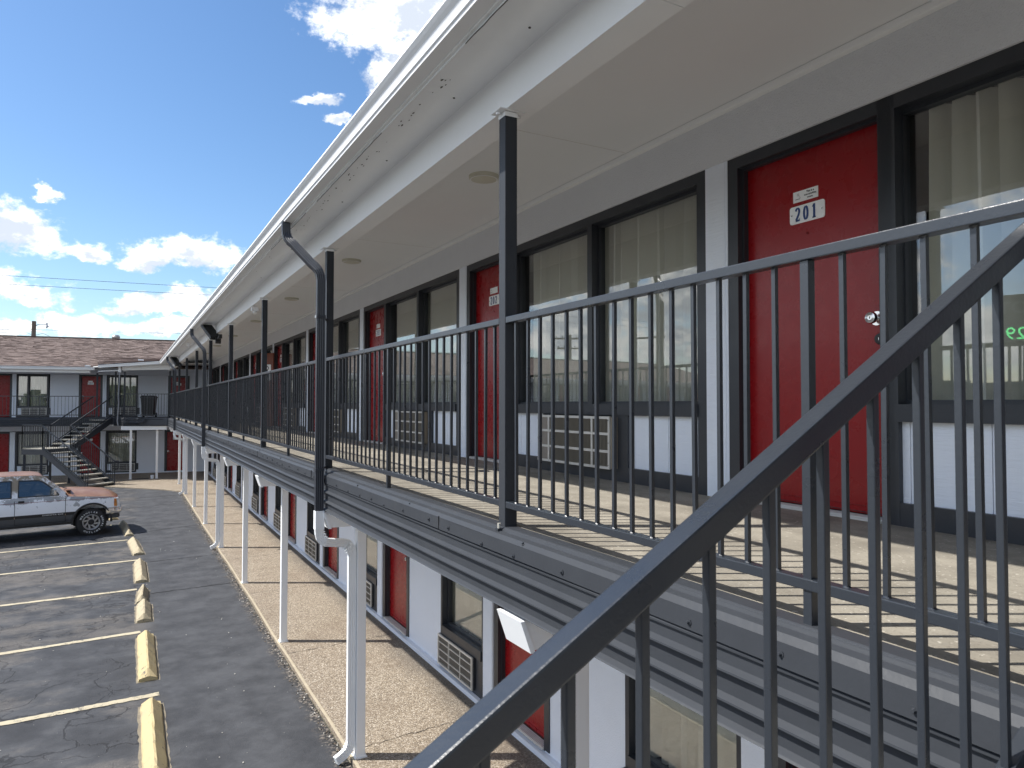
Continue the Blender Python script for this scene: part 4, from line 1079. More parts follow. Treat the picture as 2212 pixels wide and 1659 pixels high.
def post(label, x, y, z0, z1, w=PW, mt=GREY, cap=True, grp='grey square posts along the balcony edge', base=False, rz=0, cat='post', name='balcony_post'):
    t = thing(name, label, cat, (x, y, z0), rz, grp)
    def f(): m = MB(); m.box(-w / 2, w / 2, -w / 2, w / 2, 0, z1 - z0, mt); return m.mesh('shaft', bevel=.005)
    obj('shaft', cached(('post', w, round(z1 - z0, 3), mt.name), f), t)
    if cap:
        def f2(): m = MB(); m.box(-.070, .070, -.05, .05, -.006, 0, WHITE); m.cyl((.055, 0, -.02), (.055, 0, -.008), .012, WHITE, 8); m.cyl((-.055, 0, -.02), (-.055, 0, -.008), .012, WHITE, 8); m.box(-w / 2 - .002, w / 2 + .002, -w / 2 - .002, w / 2 + .002, -.03, -.008, WHITE); return m.mesh('cap_plate')
        obj('cap_plate', cached(('cap', w), f2), t, (0, 0, z1 - z0))
    if base:
        def f3(): m = MB(); m.box(-w / 2 - .014, w / 2 + .014, -w / 2 - .014, w / 2 + .014, 0, .012, mt); m.box(-w / 2 - .004, w / 2 + .004, -w / 2 - .004, w / 2 + .004, .012, .03, mt); return m.mesh('base_plate')
        obj('base_plate', cached(('bp', w, mt.name), f3), t)
    return t


XR, Y0, SP = 1.616, 3.011, 3.447
ordn = ['nearest', 'second', 'third', 'fourth', 'fifth', 'sixth', 'seventh', 'eighth', 'ninth']
for k in range(9):
    ex = ['big nearest grey square post, standing in front of door 202', 'second grey post with a dark downspout strapped to it', 'third grey post, thin silver edge, before the open wooden door', 'fourth grey post, right beside the first floodlight',
          'fifth grey post, dark downspout in front of it', 'sixth grey post along the balcony', 'seventh grey post along the balcony', 'eighth grey post, behind the last dark downspout', 'ninth grey post, just short of the inner corner'][k]
    post(ex, XR, Y0 + SP * k, DK, BZ)
post('grey post at the inner corner of the two walkways', 1.60, 32.72, DK, BZ)
post('grey post at the left end of the short corner railing, below the broken gutter', -.055, 33.36, DK, 4.47)
post('grey post at the head of the far stairs, right hand side', -.39, 34.12, DK, 4.50)
post('grey post at the head of the far stairs, in front of door 214', -1.07, 34.44, DK, 4.39, cap=False)
for i, u in enumerate((-4.93, -8.3, -11.7, -15.1, -18.5, -21.9, -25.3, -28.7)):
    q = wing_pt(u, -1.72); post('grey post of the far balcony at the left picture edge' if i == 0 else 'grey far balcony post outside the picture, the %s beyond its left edge' % ['', 'first', 'second', 'third', 'fourth', 'fifth', 'sixth', 'seventh'][i], q.x, q.y, DK, 4.39, cap=False, rz=WR, grp='grey square posts along the balcony edge' if i == 0 else 'far balcony posts left of the picture')
WG = 'white posts holding up the walkway'
wl_ = ['white square post under the walkway, hidden behind the near handrail', 'white post with a white downspout beside it, first in full view', 'second white post in full view along the path', 'third white post in full view along the path',
       'white post beside the second white downspout', 'fifth white post in full view along the path', 'sixth white post in full view along the path', 'white post by the third white downspout', 'last white post of the long row before the corner']
for k in range(9): post(wl_[k], 1.854, 2.774 + SP * k, 0, D_ - .480, .082, WHITE, cap=False, base=True, grp=WG, name='walkway_post')
post('left of the two free white posts under the far corner', .20, 33.24, 0, D_ - .47, .085, WHITE, cap=False, base=True, grp=WG, name='walkway_post')
post('right of the two free white posts under the far corner', 1.16, 33.05, 0, D_ - .47, .085, WHITE, cap=False, base=True, grp=WG, name='walkway_post')
for i, u in enumerate((-4.93, -8.3, -11.7, -15.1, -18.5)):
    q = wing_pt(u, -1.5); post('white post of the far walkway at the left picture edge' if i == 0 else 'white far walkway post outside the picture, the %s beyond its left edge' % ['', 'first', 'second', 'third', 'fourth'][i], q.x, q.y, 0, D_ - .345, .09, WHITE, cap=False, base=True, grp=WG if i == 0 else 'far white posts left of the picture', name='walkway_post', rz=WR)

# ------------------------------------------------------------------ railings
def bal_mesh(h, w=.0130): return cached(('bal', round(h, 3), w), lambda: (lambda m: (m.box(-w / 2, w / 2, -w / 2, w / 2, 0, h, RAIL), m.cyl((0, 0, -.002), (.001, 0, .004), .0115, RAIL, 7, .008), m.cyl((0, 0, h - .005), (0, .001, h + .001), .008, RAIL, 7, .011), m.mesh('baluster'))[-1])(MB()))


def railing(label, a, b, z, nb=None, mid=True, top=1.0, bot=.105, grp='grey railing sections along the balcony', rw=.040, rh=.030, gap=.034, cat='railing', droop=0, bw=.0132):
    a = Vector((*a, 0)); b = Vector((*b, 0)); d = b - a; L = d.length; t = thing('railing', label, cat, (a.x, a.y, z), math.atan2(d.y, d.x), grp)
    def tr(): m = MB(); m.box(gap, L - gap, -rw / 2, rw / 2, top - rh, top, RAIL); return m.mesh('top_rail', bevel=.003)
    def br(): m = MB(); m.box(gap, L - gap, -.019, .019, bot - .012, bot + .018, RAIL); return m.mesh('bottom_rail', bevel=.003)
    obj('top_rail', cached(('tr', round(L, 3), top, rw), tr), t); obj('bottom_rail', cached(('br', round(L, 3), bot), br), t)
    if mid:
        def mp(): m = MB(); m.box(-.0135, .0135, -.0135, .0135, 0, top - rh, RAIL); return m.mesh('mid_post', bevel=.002)
        obj('mid_post', cached(('mp', top), mp), t, (L / 2, 0, 0))
    nb = nb or int(round(L / .1065))
    bm_ = bal_mesh(top - rh - bot - .018, bw); rg = random.Random(int(L * 100))
    for i in range(1, nb):
        x = L * i / nb
        if mid and abs(x - L / 2) < .04: continue
        if x < gap + .01 or x > L - gap - .01: continue
        obj('baluster', bm_, t, (x, rg.uniform(-.001, .001), bot + .018), (rg.uniform(-.003, .003), rg.uniform(-.004, .004), 0))
    return t


rl = ['railing section nearest the camera, in front of door 201', 'railing section between the first and second grey posts', 'railing section between the second and third grey posts', 'railing section between the third and fourth grey posts', 'railing section between the fourth and fifth grey posts',
      'railing section between the fifth and sixth grey posts', 'railing section between the sixth and seventh grey posts', 'railing section between the seventh and eighth grey posts', 'railing section between the eighth and ninth grey posts']
XQ = XR - .012
t = railing(rl[0], (XQ, Y0 - SP), (XQ, Y0), DK, 32)
for o in list(t.children):                         # stair opening: the section stops at the handrail
    pass
t.location.y = Y0 - SP
for o in list(t.children):
    if o.name.startswith('baluster') and o.location.x < 1.20: bpy.data.objects.remove(o)
for o in t.children:
    if 'rail' in o.name:
        me = o.data.copy()
        for v in me.vertices:
            if v.co.x < 1.0: v.co.x += 1.13
        o.data = me
for k in range(8): railing(rl[k + 1], (XQ, Y0 + SP * k), (XQ, Y0 + SP * (k + 1)), DK, 32)
railing('short railing between the ninth post and the inner corner', (XQ, Y0 + SP * 8), (1.6, 32.72), DK, 20, mid=False)
railing('railing across the inner corner in front of the black bin', (1.6, 32.72), (-.055, 33.36), DK, 16, gap=.03)
railing('short railing beside the head of the far stairs', (-.055, 33.36), (-.39, 34.12), DK, 8, mid=False, top=.93)
q0 = wing_pt(-4.93, -1.72); railing('far balcony railing in front of the window beside door 214', (-1.07, 34.44), (q0.x, q0.y), DK, 32, top=.90, rw=.036, bw=.012)
us = [-4.93, -8.3, -11.7, -15.1, -18.5, -21.9, -25.3, -28.7]
for i, (u0, u1) in enumerate(zip(us[:-1], us[1:])):
    qa = wing_pt(u0, -1.72); qb = wing_pt(u1, -1.72); railing('far balcony railing outside the picture, the %s beyond its left edge' % ['first', 'second', 'third', 'fourth', 'fifth', 'sixth', 'seventh'][i], (qa.x, qa.y), (qb.x, qb.y), DK, 20, top=.90, grp='far balcony railings left of the picture', bw=.012)


# ------------------------------------------------------------------ stairs
def stair_rail(t, a, b, n, top=.9, bot=.09, endposts=(True, True), w=.04, h=.035, bw=.0165, pz=0, inset=.0, midpost=True, z_ext=0):
    """inclined rail on parent t from a to b (local coordinates of the nosing line)"""
    a = Vector(a); b = Vector(b); m = MB(); m.bar(a + Vector((0, 0, top)), b + Vector((0, 0, top)), w, h, RAIL); obj('handrail', m.mesh('handrail', bevel=.003), t)
    m = MB(); m.bar(a + Vector((0, 0, bot)), b + Vector((0, 0, bot)), w * .8, .028, RAIL); obj('bottom_rail', m.mesh('bottom_rail'), t)
    for i in range(1, n):
        p = a + (b - a) * i / n; q = MB(); thick = bw * (1.8 if midpost and i == n // 2 else 1)
        key = ('sb', round(thick, 4), round(top - bot, 3)); obj('baluster' if thick == bw else 'mid_post', cached(key, lambda: (q.box(-thick / 2, thick / 2, -thick / 2, thick / 2, 0, top - bot - .02, RAIL), q.mesh('baluster'))[1]), t, (p.x, p.y, p.z + bot + .01))
    for e, p in zip(endposts, (a, b)):
        if e: q = MB(); q.box(-.016, .016, -.016, .016, -.12, top, RAIL); obj('newel_post', q.mesh('newel_post'), t, tuple(p))


def far_stairs():
    ph = R(-44.65); d = Vector((math.cos(ph), math.sin(ph), 0)); e = Vector((-d.y, d.x, 0))
    Nn = Vector((-2.73, 31.86, 0)); w1, w2, L1, L2, zl = 1.20, 1.0, 2.17, 1.98, 1.39
    t = thing('staircase', 'grey steel outdoor staircase with a landing, rising to the far balcony', 'staircase', tuple(Nn))
    STL = GREY
    # stringers of the lower flight
    def stringer(p, q, name='stringer', th=.05, hh=.19):
        m = MB(); p = Vector(p); q = Vector(q); s_ = (q - p).cross(Vector((0, 0, 1))).normalized()
        m.poly([p - s_ * th / 2 + Vector((0, 0, .02)), q - s_ * th / 2 + Vector((0, 0, .02)), q - s_ * th / 2 - Vector((0, 0, hh)), p - s_ * th / 2 - Vector((0, 0, hh))], s_ * th, STL)
        m.bar(p + Vector((0, 0, .025)), q + Vector((0, 0, .025)), th + .02, .012, STL); m.bar(p - Vector((0, 0, hh)), q - Vector((0, 0, hh)), th + .02, .012, STL)
        obj(name, m.mesh(name), t)
    Z = Vector((0, 0, 1))
    for off in (0, w1): stringer(e * off + Z * zl, e * off + d * L1 + Z * .03)
    for off in (0, -w2): stringer(e * w1 + d * off + Z * zl, e * (w1 + L2) + d * off + Z * (DK - .02))
    n1 = 8
    for i in range(n1):
        z = zl * (n1 - i) / (n1 + 1) - .0 + .0; s_ = L1 * (i + .5) / n1; m = MB()
        c = d * s_ + e * (w1 / 2) + Z * (zl - zl * (i + 1) / (n1 + .6)); m.bar(c - e * (w1 / 2 - .03), c + e * (w1 / 2 - .03), .27, .045, TREAD); obj('tread', m.mesh('tread'), t)
    n2 = 7
    for i in range(n2):
        s_ = L2 * (i + .5) / n2; m = MB(); c = e * (w1 + s_) - d * (w2 / 2) + Z * (zl + (DK - zl) * (i + .9) / (n2 + .6)); m.bar(c - d * (w2 / 2 - .03), c + d * (w2 / 2 - .03), .27, .045, TREAD); obj('tread', m.mesh('tread'), t)
    # landing
    a0 = Vector((0, 0, 0)); cs = [a0, e * w1, e * w1 - d * w2, -d * w2]
    m = MB(); m.poly([tuple(c + Z * (zl - .05)) for c in cs], (0, 0, .05), TREAD); obj('landing', m.mesh('landing'), t)
    for i in range(4):
        m = MB(); p, q = cs[i], cs[(i + 1) % 4]; m.bar(p + Z * (zl - .11), q + Z * (zl - .11), .05, .20, STL); m.bar(p + Z * (zl - .21), q + Z * (zl - .21), .08, .012, STL); obj('landing_beam', m.mesh('landing_beam'), t)
    for c in (cs[3] * .93 + e * .05, cs[0] * 1 - d * .10 + e * .05, cs[2] + d * .12 - e * .1, e * (w1 - .05) + d * .02):
        m = MB(); m.box(-.04, .04, -.04, .04, 0, zl - .2, STL); m.box(-.07, .07, -.07, .07, 0, .012, STL); obj('landing_post', m.mesh('landing_post'), t, tuple(c))
    m = MB(); c = d * 1.25 + e * (w1 * .5); m.box(-.035, .035, -.035, .035, 0, .48, STL); obj('landing_post', m.mesh('landing_post'), t, tuple(c))
    # rails
    stair_rail(t, Z * zl, d * L1 + Z * .04, 21, .86); stair_rail(t, e * w1 + Z * zl, e * w1 + d * L1 + Z * .04, 21, .86)
    stair_rail(t, e * w1 + Z * zl, e * (w1 + L2) + Z * (DK + .02), 19, .86); stair_rail(t, e * w1 - d * w2 + Z * zl, e * (w1 + L2) - d * w2 + Z * (DK + .02), 19, .86)
    stair_rail(t, Z * (zl - .0) - d * w2, Z * (zl - .0), 11, .9, midpost=False); stair_rail(t, Z * zl - d * w2, e * w1 - d * w2 + Z * zl, 11, .9, midpost=False)
    for off in (0, w1):                                # hooked rail ends
        m = MB(); p = e * off + d * L1 + Z * .9; m.bar(p, p + d * .0 + e * .16, .035, .035, RAIL); m.bar(p + e * .16, p + e * .16 - Z * .30, .035, .035, RAIL); m.bar(p + e * .16 - Z * .30, p - Z * .30, .03, .03, RAIL)
        obj('rail_return', m.mesh('rail_return'), t)


far_stairs()


def near_stairs():
    """the flight the photographer stands on: rises in +X to the walkway at Y -0.45..0.73"""
    t = thing('staircase', 'near grey steel staircase whose diagonal handrail crosses the picture', 'staircase', (0, .73, 1.5))
    sl = .586; zh = lambda x: 3.108 - .405 + (x - .285) * sl + .013       # handrail top at x
    x0, x1 = -.35, 1.74
    O = Vector((0, .73, 1.5)); V = lambda x, y, z: Vector((x, y, z)) - O
    for y in (.73, -.40):
        m = MB(); m.bar(V(x0, y, zh(x0) - .019), V(x1, y, zh(x1) - .019), .038, .038, RAIL); obj('handrail', m.mesh('handrail', bevel=.004), t)
        m = MB(); m.bar(V(x0, y, zh(x0) - .965), V(1.53, y, zh(1.53) - .965), .030, .030, RAIL); obj('bottom_rail', m.mesh('bottom_rail', bevel=.003), t)
        m = MB(); m.poly([tuple(V(x0, y - .02, zh(x0) - 1.02)), tuple(V(1.46, y - .02, zh(1.46) - 1.02)), tuple(V(1.46, y - .02, zh(1.46) - 1.25)), tuple(V(x0, y - .02, zh(x0) - 1.25))], (0, .04, 0), GREY); obj('stringer', m.mesh('stringer'), t)
        bx = [.36, .475, .589, .705, .822, .94, 1.062, 1.185, 1.308, 1.436] + [.24, .12, 0, -.12, -.24]
        for x in bx:
            thick = .0140
            me = cached(('nb', thick), lambda: (lambda q: (q.box(-thick / 2, thick / 2, -thick / 2, thick / 2, 0, .93, RAIL), q.mesh('baluster', bevel=.002))[1])(MB()))
            obj('baluster', me, t, tuple(V(x, y, zh(x) - .965)))
    n = 6
    for i in range(n):
        x = 1.32 - i * .285; m = MB(); z = DK - .17 * (i + 1); m.box(x - .14, x + .14, -.38, .71, z - .05, z, TREAD); me = m.mesh('tread'); me.transform(Matrix.Translation(-O)); obj('tread', me, t)
    m = MB(); m.box(-1.5, -.32, -.42, .75, 1.36, 1.42, TREAD); me = m.mesh('landing'); me.transform(Matrix.Translation(-O)); obj('landing', me, t)
    m = MB()
    for x, y in ((-1.45, -.38), (-1.45, .7), (-.36, .7), (-.36, -.38)): m.box(x - .04, x + .04, y - .04, y + .04, -.03, 1.36, GREY)
    me = m.mesh('landing_legs'); me.transform(Matrix.Translation(-O)); obj('landing_legs', me, t)


near_stairs()
post('grey rail post where the near handrail meets the walkway', 1.60, .73 - .05, DK, DK + 1.0, .04, RAIL, cap=False, grp=None)

# ------------------------------------------------------------------ downspouts


def dspout(k, up_lab, lo_lab):
    y = Y0 + SP * k; w, h = .070, .052
    def corr(w, h):                               # corrugated rectangular pipe
        o = []
        for i in range(9): o.append((-w / 2 + w * i / 8, h / 2 - (.004 if i % 2 else 0)))
        for i in range(5): o.append((w / 2 - (.003 if i % 2 else 0), h / 2 - h * (i + 1) / 6))
        for i in range(9): o.append((w / 2 - w * i / 8, -h / 2 + (.004 if i % 2 else 0)))
        for i in range(5): o.append((-w / 2 + (.003 if i % 2 else 0), -h / 2 + h * (i + 1) / 6))
        return o
    pr = corr(w, h)
    DKP = mat('charcoal pipe', (0.036, 0.040, 0.050), .36, bump=.1, bs=20)
    def crimp(m, pts):
        pass
    y -= .288; xp = 1.470
    t = thing('downspout', up_lab, 'downspout', (xp, y, 2.16), 0, 'dark upper downspouts')
    B = Vector((xp, y, 2.16)); xg = 1.235; yy = y
    path = [(xg, y + .33, 4.735), (xg, y + .33, 4.66), (xg + .003, y + .325, 4.62), (xg + .011, y + .31, 4.585), (xg + .025, y + .285, 4.555), (xg + .045, y + .255, 4.53)] + \
           [(1.405, y + .085, 4.335), (1.432, y + .05, 4.30), (1.452, y + .022, 4.265), (1.465, y + .006, 4.225), (xp, y, 4.18), (xp, y, 4.0), (xp, y, 3.2), (xp, y, 2.16)]
    m = MB(); m.tube([Vector(p) - B for p in path], pr, DKP, up=(0, 1, 0)); obj('pipe', m.mesh('pipe'), t)
    m = MB(); m.box(-.04, .036, -.038, .038, -.012, .012, DKP); m.box(-.046, -.040, -.012, .012, -.012, .012, CHROME); m.bar((.03, .02, 0), (.125, .27, 0), .006, .02, DKP); obj('strap', m.mesh('strap'), t, (0, 0, 3.86 - B.z)); obj('strap', bpy.data.meshes['strap'], t, (0, 0, DK + .02 - B.z))
    t2 = thing('downspout', lo_lab, 'downspout', (1.775, 2.774 + SP * k, 0), 0, 'white lower downspouts')
    B = Vector((1.775, 2.774 + SP * k, 0)); y2 = 2.774 + SP * k - .0
    path = [(1.470, y, 2.20), (1.470, y, 2.03)] + [(1.473, y, 1.99), (1.482, y, 1.955), (1.50, y, 1.93), (1.525, y, 1.915)] + [(1.70, y2, 1.885), (1.745, y2 + .012, 1.872), (1.762, y2, 1.85), (1.771, y2, 1.82), (1.774, y2, 1.78)] + \
           [(1.774, y2, 1.2), (1.774, y2, .5), (1.774, y2, .14), (1.765, y2, .10), (1.745, y2, .07), (1.715, y2, .045), (1.64, y2 - .02, .015)]
    m = MB(); m.tube([Vector(p) - B for p in path], corr(.068, .05), METW, up=(0, 1, 0)); obj('pipe', m.mesh('pipe'), t2)
    m = MB(); m.box(-.037, .037, -.040, .040, 0, .16, METW); obj('sleeve', m.mesh('sleeve'), t2, (1.470 - B.x, y - B.y, 2.03))
    m = MB()
    for (p, q, n) in (((1.470, y, 2.03), (1.525, y, 1.915), 5), ((1.70, y2, 1.885), (1.774, y2, 1.78), 6), ((1.774, y2, .14), (1.715, y2, .045), 5)):
        p = Vector(p); q = Vector(q)
        for i in range(n):
            c = p + (q - p) * (i + .5) / n; 
            ax = (q - p).normalized(); m.bar(c - ax * .002, c + ax * .002, .0705, .0525, METW, up=(0, 1, 0))
    me = m.mesh('crimps'); me.transform(Matrix.Translation(-B)); obj('crimps', me, t2)
    # missing end piece outlet mouth
    return t


dspout(1, 'dark corrugated downspout on the second grey post, nearest of three', 'white downspout with a kinked elbow beside the first full white post')
dspout(4, 'dark downspout beside the first floodlight, on the fifth grey post', 'white downspout on the asphalt side of the fourth full white post')
dspout(7, 'dark downspout by the far floodlight, near the inner corner', 'farthest white downspout, ending at the corner of the path')
t = thing('downspout', 'thin bent pipe dangling from the broken corner gutter', 'downspout', (-.25, 33.2, 2.2))
m = MB(); m.tube([(.0, 0, 2.28), (.0, 0, 1.9), (-.03, 0, 1.2), (-.01, 0, .9), (-.05, 0, .2), (-.02, -.02, .0)], rrect(.045, .035, .008, 2), mat('dull pipe', (.22, .23, .25), .4, metal=.3), up=(0, 1, 0)); obj('pipe', m.mesh('pipe'), t)
m = MB(); m.bar((-.75, .12, 2.22), (.0, -.02, 2.26), .05, .03, WHITE); m.box(-.05, .05, -.04, .04, 2.2, 2.42, WHITE); obj('broken_outlet', m.mesh('broken_outlet'), t)


# ------------------------------------------------------------------ floodlights, sensors
def flood(lab, y, z=4.40):
    t = thing('floodlight', lab, 'floodlight', (1.60, y, z), 0, 'black floodlights under the eaves')
    m = MB(); m.bar((0, 0, 0), (.0, -.34, .03), .05, .035, BLACK); m.box(-.03, .03, -.38, -.34, -.02, .06, BLACK); obj('arm', m.mesh('arm'), t)
    m = MB(); m.cyl((-.05, .03, -.03), (.05, .03, -.03), .065, BLACK, 18); m.cyl((-.055, .03, -.03), (-.05, .03, -.03), .02, CHROME, 10); obj('pivot', m.mesh('pivot'), t)
    h = MB(); h.box(-.11, .11, 0, .48, -.028, .028, BLACK); h.box(-.105, .105, .02, .46, .028, .04, BLACK)
    H = obj('lamp_head', h.mesh('lamp_head', bevel=.01), t, (-.04, .06, 0), (R(38), 0, R(24)))
    l = MB(); l.box(-.085, .085, .05, .22, -.033, -.028, PLATE); l.box(-.085, .085, .25, .42, -.033, -.028, PLATE); obj('lens', l.mesh('lens'), H)
    return t


flood('black floodlight on an arm beside the fourth grey post', 15.2)
flood('far black floodlight tucked against the last dark downspout', 26.6)
for lab, p in (('small white sensor on the beam above the third grey post', (1.62, 10.78, 4.505)), ('small white sensor on the eave soffit beyond the first floodlight', (1.43, 20.4, 4.70))):
    m = MB(); m.box(-.05, .05, -.035, .035, -.06, 0, WHITE); m.cyl((0, 0, -.06), (0, -.02, -.09), .03, WHITE, 12); obj('sensor', m.mesh('sensor', bevel=.006), None, p, label=lab, category='sensor')

# ------------------------------------------------------------------ black bin, cup
t = thing('trash_bin', 'black wheeled bin on the far walkway behind the corner railing', 'bin', (.86, 34.0, DK), R(-12))
m = MB(); m.hexa([(-.21, -.24, .06), (.21, -.24, .06), (.21, .24, .06), (-.21, .24, .06), (-.27, -.31, .86), (.27, -.31, .86), (.27, .31, .86), (-.27, .31, .86)], BLACK); m.box(-.285, .285, -.325, .325, .82, .86, BLACK); obj('bin_body', m.mesh('bin_body', bevel=.012), t)
m = MB(); m.hexa([(-.29, -.33, .865), (.29, -.33, .865), (.29, .33, .865), (-.29, .33, .865), (-.24, -.28, .93), (.24, -.28, .93), (.24, .28, .93), (-.24, .28, .93)], BLACK); obj('lid', m.mesh('lid', bevel=.015), t)
m = MB(); m.cyl((-.29, .34, .84), (.29, .34, .84), .018, BLACK); obj('handle', m.mesh('handle'), t)
for x in (-.24, .24): m = MB(); m.cyl((x - .03, .22, .1), (x + .03, .22, .1), .1, RUBBER, 18); obj('wheel', m.mesh('wheel'), t)
t = thing('paper_cup', 'small white cup standing on the far pavement by a white post', 'cup', (1.0, 33.0, 0))
m = MB(); m.lathe([(0, 0), (.055, 0), (.07, .15), (.062, .15), (.05, .01), (0, .01)], PLATE, 16, 'z'); obj('cup', m.mesh('cup', smooth=True), t)
t = thing('stick', 'thin dark stick lying on the far pavement beside the white cup', 'stick', (.6, 33.0, .01)); m = MB(); m.cyl((-.35, .03, .01), (.28, 0, .01), .012, BLACK, 6); obj('rod', m.mesh('rod'), t)

# ------------------------------------------------------------------ utility pole and wires behind the far wing
t = thing('utility_pole', 'wooden utility pole with a street lamp arm behind the far roof', 'utility pole', (-5.40, 55, 0), 0)
m = MB(); m.cyl((0, 0, 0), (.10, 0, 8.44), .17, POLEW, 12, .125); obj('pole', m.mesh('pole', smooth=True), t)
m = MB(); m.tube([(.12, 0, 7.95), (.17, 0, 8.10), (.30, 0, 8.22), (.48, 0, 8.26), (.75, 0, 8.25)], circ(.022, 8), mat('galvanised', (.35, .37, .4), .4, metal=.6), up=(0, 1, 0)); obj('lamp_arm', m.mesh('lamp_arm'), t)
m = MB(); m.lathe([(0, .16), (.04, .16), (.055, .08), (.06, -.04), (.14, -.10), (.15, -.13), (.05, -.12), (.04, -.2), (0, -.22)], mat('lamp metal', (.4, .42, .45), .4, metal=.4), 16, 'z', (.80, 0, 8.22)); obj('street_lamp_head', m.mesh('street_lamp_head', smooth=True), t)
for z in (8.2, 7.75): m = MB(); m.cyl((-.2, 0, z), (.2, 0, z), .012, CHROME, 6); obj('bolt', m.mesh('bolt'), t)


def wire(lab, pts, r=.012):
    t = MB(); P = []
    for a, b in zip(pts[:-1], pts[1:]):
        for i in range(12):
            f = i / 12; p = Vector(a).lerp(Vector(b), f); p.z -= .25 * 4 * f * (1 - f) * (Vector(b) - Vector(a)).length / 40; P.append(p)
    P.append(Vector(pts[-1])); c = P[0].copy(); t.tube([p - c for p in P], circ(r, 6), WIRE); obj('power_line', t.mesh('power_line'), None, tuple(c), label=lab, category='power line', group='overhead wires behind the far wing')


wire('upper overhead wire crossing the sky behind the far roof', [(-40, 55.3, 7.0), (-5.3, 55.3, 7.92), (30, 55.3, 9.2)])
wire('overhead wire drooping from the pole to the left', [(-40, 55, 6.9), (-5.7, 55, 7.68), (-5.3, 55, 7.5)])
wire('overhead wire dropping from the pole to the right behind the ridge', [(-5.3, 55, 7.5), (-4.8, 55, 7.68), (-2.0, 60, 6.5)])
wire('pair of thin high wires seen left of the gutter', [(-60, 80, 15.0), (40, 80, 16.2)], .02)
wire('second thin high wire seen left of the gutter', [(-60, 80, 14.2), (40, 80, 15.4)], .02)


# things across the lot, seen mirrored in the windows
def xpole(lab, x, y, h, arms=((.3, 2.2), (1.1, 1.8))):
    t = thing('utility_pole', lab, 'utility pole', (x, y, 0), R(35), 'utility poles mirrored in the windows'); m = MB(); m.cyl((0, 0, 0), (0, 0, h), .16, POLEW, 10, .11); obj('pole', m.mesh('pole'), t)
    for dz_, w in arms:
        m = MB(); m.box(-w / 2, w / 2, -.06, .06, h - dz_ - .06, h - dz_ + .06, POLEW)
        for i in range(5): xx = -w / 2 + .1 + i * (w - .2) / 4; m.cyl((xx, 0, h - dz_ + .06), (xx, 0, h - dz_ + .2), .04, BLACK, 6)
        obj('cross_arm', m.mesh('cross_arm'), t)


xpole('utility pole mirrored in the window beside door 202', -24, 47, 8.6)
xpole('tall utility pole mirrored in the window beside door 201', -62, 34, 9.5)
xpole('second utility pole mirrored in the window beside door 201', -70, 46, 9.0)
xpole('distant utility pole mirrored at the picture edge', -95, 40, 8.0, ((.3, 2.2),))
t = thing('price_sign', 'roadside price sign with green digits, mirrored in the right window', 'sign', (-22, 13.6, 0), R(62))
PB = mat('sign board', (.06, .065, .07), .5)
m = MB(); m.box(-.9, .9, -.12, .12, 5.35, 7.1, PB); obj('board', m.mesh('board'), t); m = MB(); m.box(-.15, .15, -.08, .08, 0, 5.35, GREY); obj('mast', m.mesh('mast'), t)


def emis(name, col, s):
    m = bpy.data.materials.new(name); m.use_nodes = True; b = m.node_tree.nodes['Principled BSDF']; b.inputs['Base Color'].default_value = (0, 0, 0, 1); b.inputs['Emission Color'].default_value = (*col, 1); b.inputs['Emission Strength'].default_value = s; return m


fm = font_mesh('OT', .62, mat('sign letters', (.25, .27, .28), .5), 'words', 'RIGHT', .01, .01); fm.transform(Matrix.Rotation(R(90), 4, 'X')); obj('words', fm, t, (.86, -.14, 6.42))
fm = font_mesh('.29', .62, emis('green display', (.12, .8, .25), 1.2), 'digits', 'RIGHT', .01, 0); fm.transform(Matrix.Rotation(R(90), 4, 'X')); obj('digits', fm, t, (.66, -.14, 5.5))
fm = font_mesh('9', .30, emis('green display', (.12, .8, .25), 1.2), 'digits', 'RIGHT', .01, 0); fm.transform(Matrix.Rotation(R(90), 4, 'X')); obj('digits', fm, t, (.85, -.14, 5.8))
rg = random.Random(44)
for i, (x, y, w, d, h, c) in enumerate([(-75, 10, 14, 26, 4.2, (.22, .21, .2)), (-85, 52, 16, 22, 5.0, (.16, .15, .14)), (-70, -22, 18, 20, 4.5, (.3, .27, .22)), (-60, 75, 20, 14, 4.6, (.25, .2, .18))]):
    t = thing('shop_building', ['low grey flat roofed shop across the road', 'dark brown low building across the road', 'tan low building across the road to the left', 'brown low building beyond the far wing'][i], 'building', (x, y, 0)); mt = mat('shop wall %d' % i, c, .9)
    m = MB(); m.box(-w / 2, w / 2, -d / 2, d / 2, 0, h, mt); obj('wall', m.mesh('wall'), t); m = MB(); m.box(-w / 2 - .3, w / 2 + .3, -d / 2 - .3, d / 2 + .3, h, h + .5, GREY); obj('roof', m.mesh('roof'), t)
    for j in range(4): m = MB(); m.box(w / 2, w / 2 + .04, -d / 2 + d * (j + .2) / 4, -d / 2 + d * (j + .8) / 4, 1, 2.6, BLACK); obj('window', m.mesh('window'), t)
TREE = mat('tree green', (.045, .07, .03), .9, var=.5, vs=1)
m = MB()
for i in range(420):
    a = rg.uniform(R(95), R(320)); rr = rg.uniform(150, 170); x = math.cos(a) * rr; y = math.sin(a) * rr; h = rg.uniform(3, 8); w = rg.uniform(3, 6)
    for j in range(9):
        cx, cy, cz = x + rg.uniform(-w, w) * .6, y + rg.uniform(-w, w) * .6, h * rg.uniform(.3, .95); s_ = rg.uniform(.6, 1.6)
        m.poly([(cx + s_ * math.cos(q), cy + s_ * math.sin(q), cz) for q in (0, 1.3, 2.4, 3.8, 5)], (rg.uniform(-.5, .5), rg.uniform(-.5, .5), s_), TREE)
    m.box(x - w * .6, x + w * .6, y - w * .6, y + w * .6, 0, h * .5, TREE)
obj('distant_trees', m.mesh('distant_trees'), kind='stuff', label='far tree line on the horizon around the lot', category='trees')


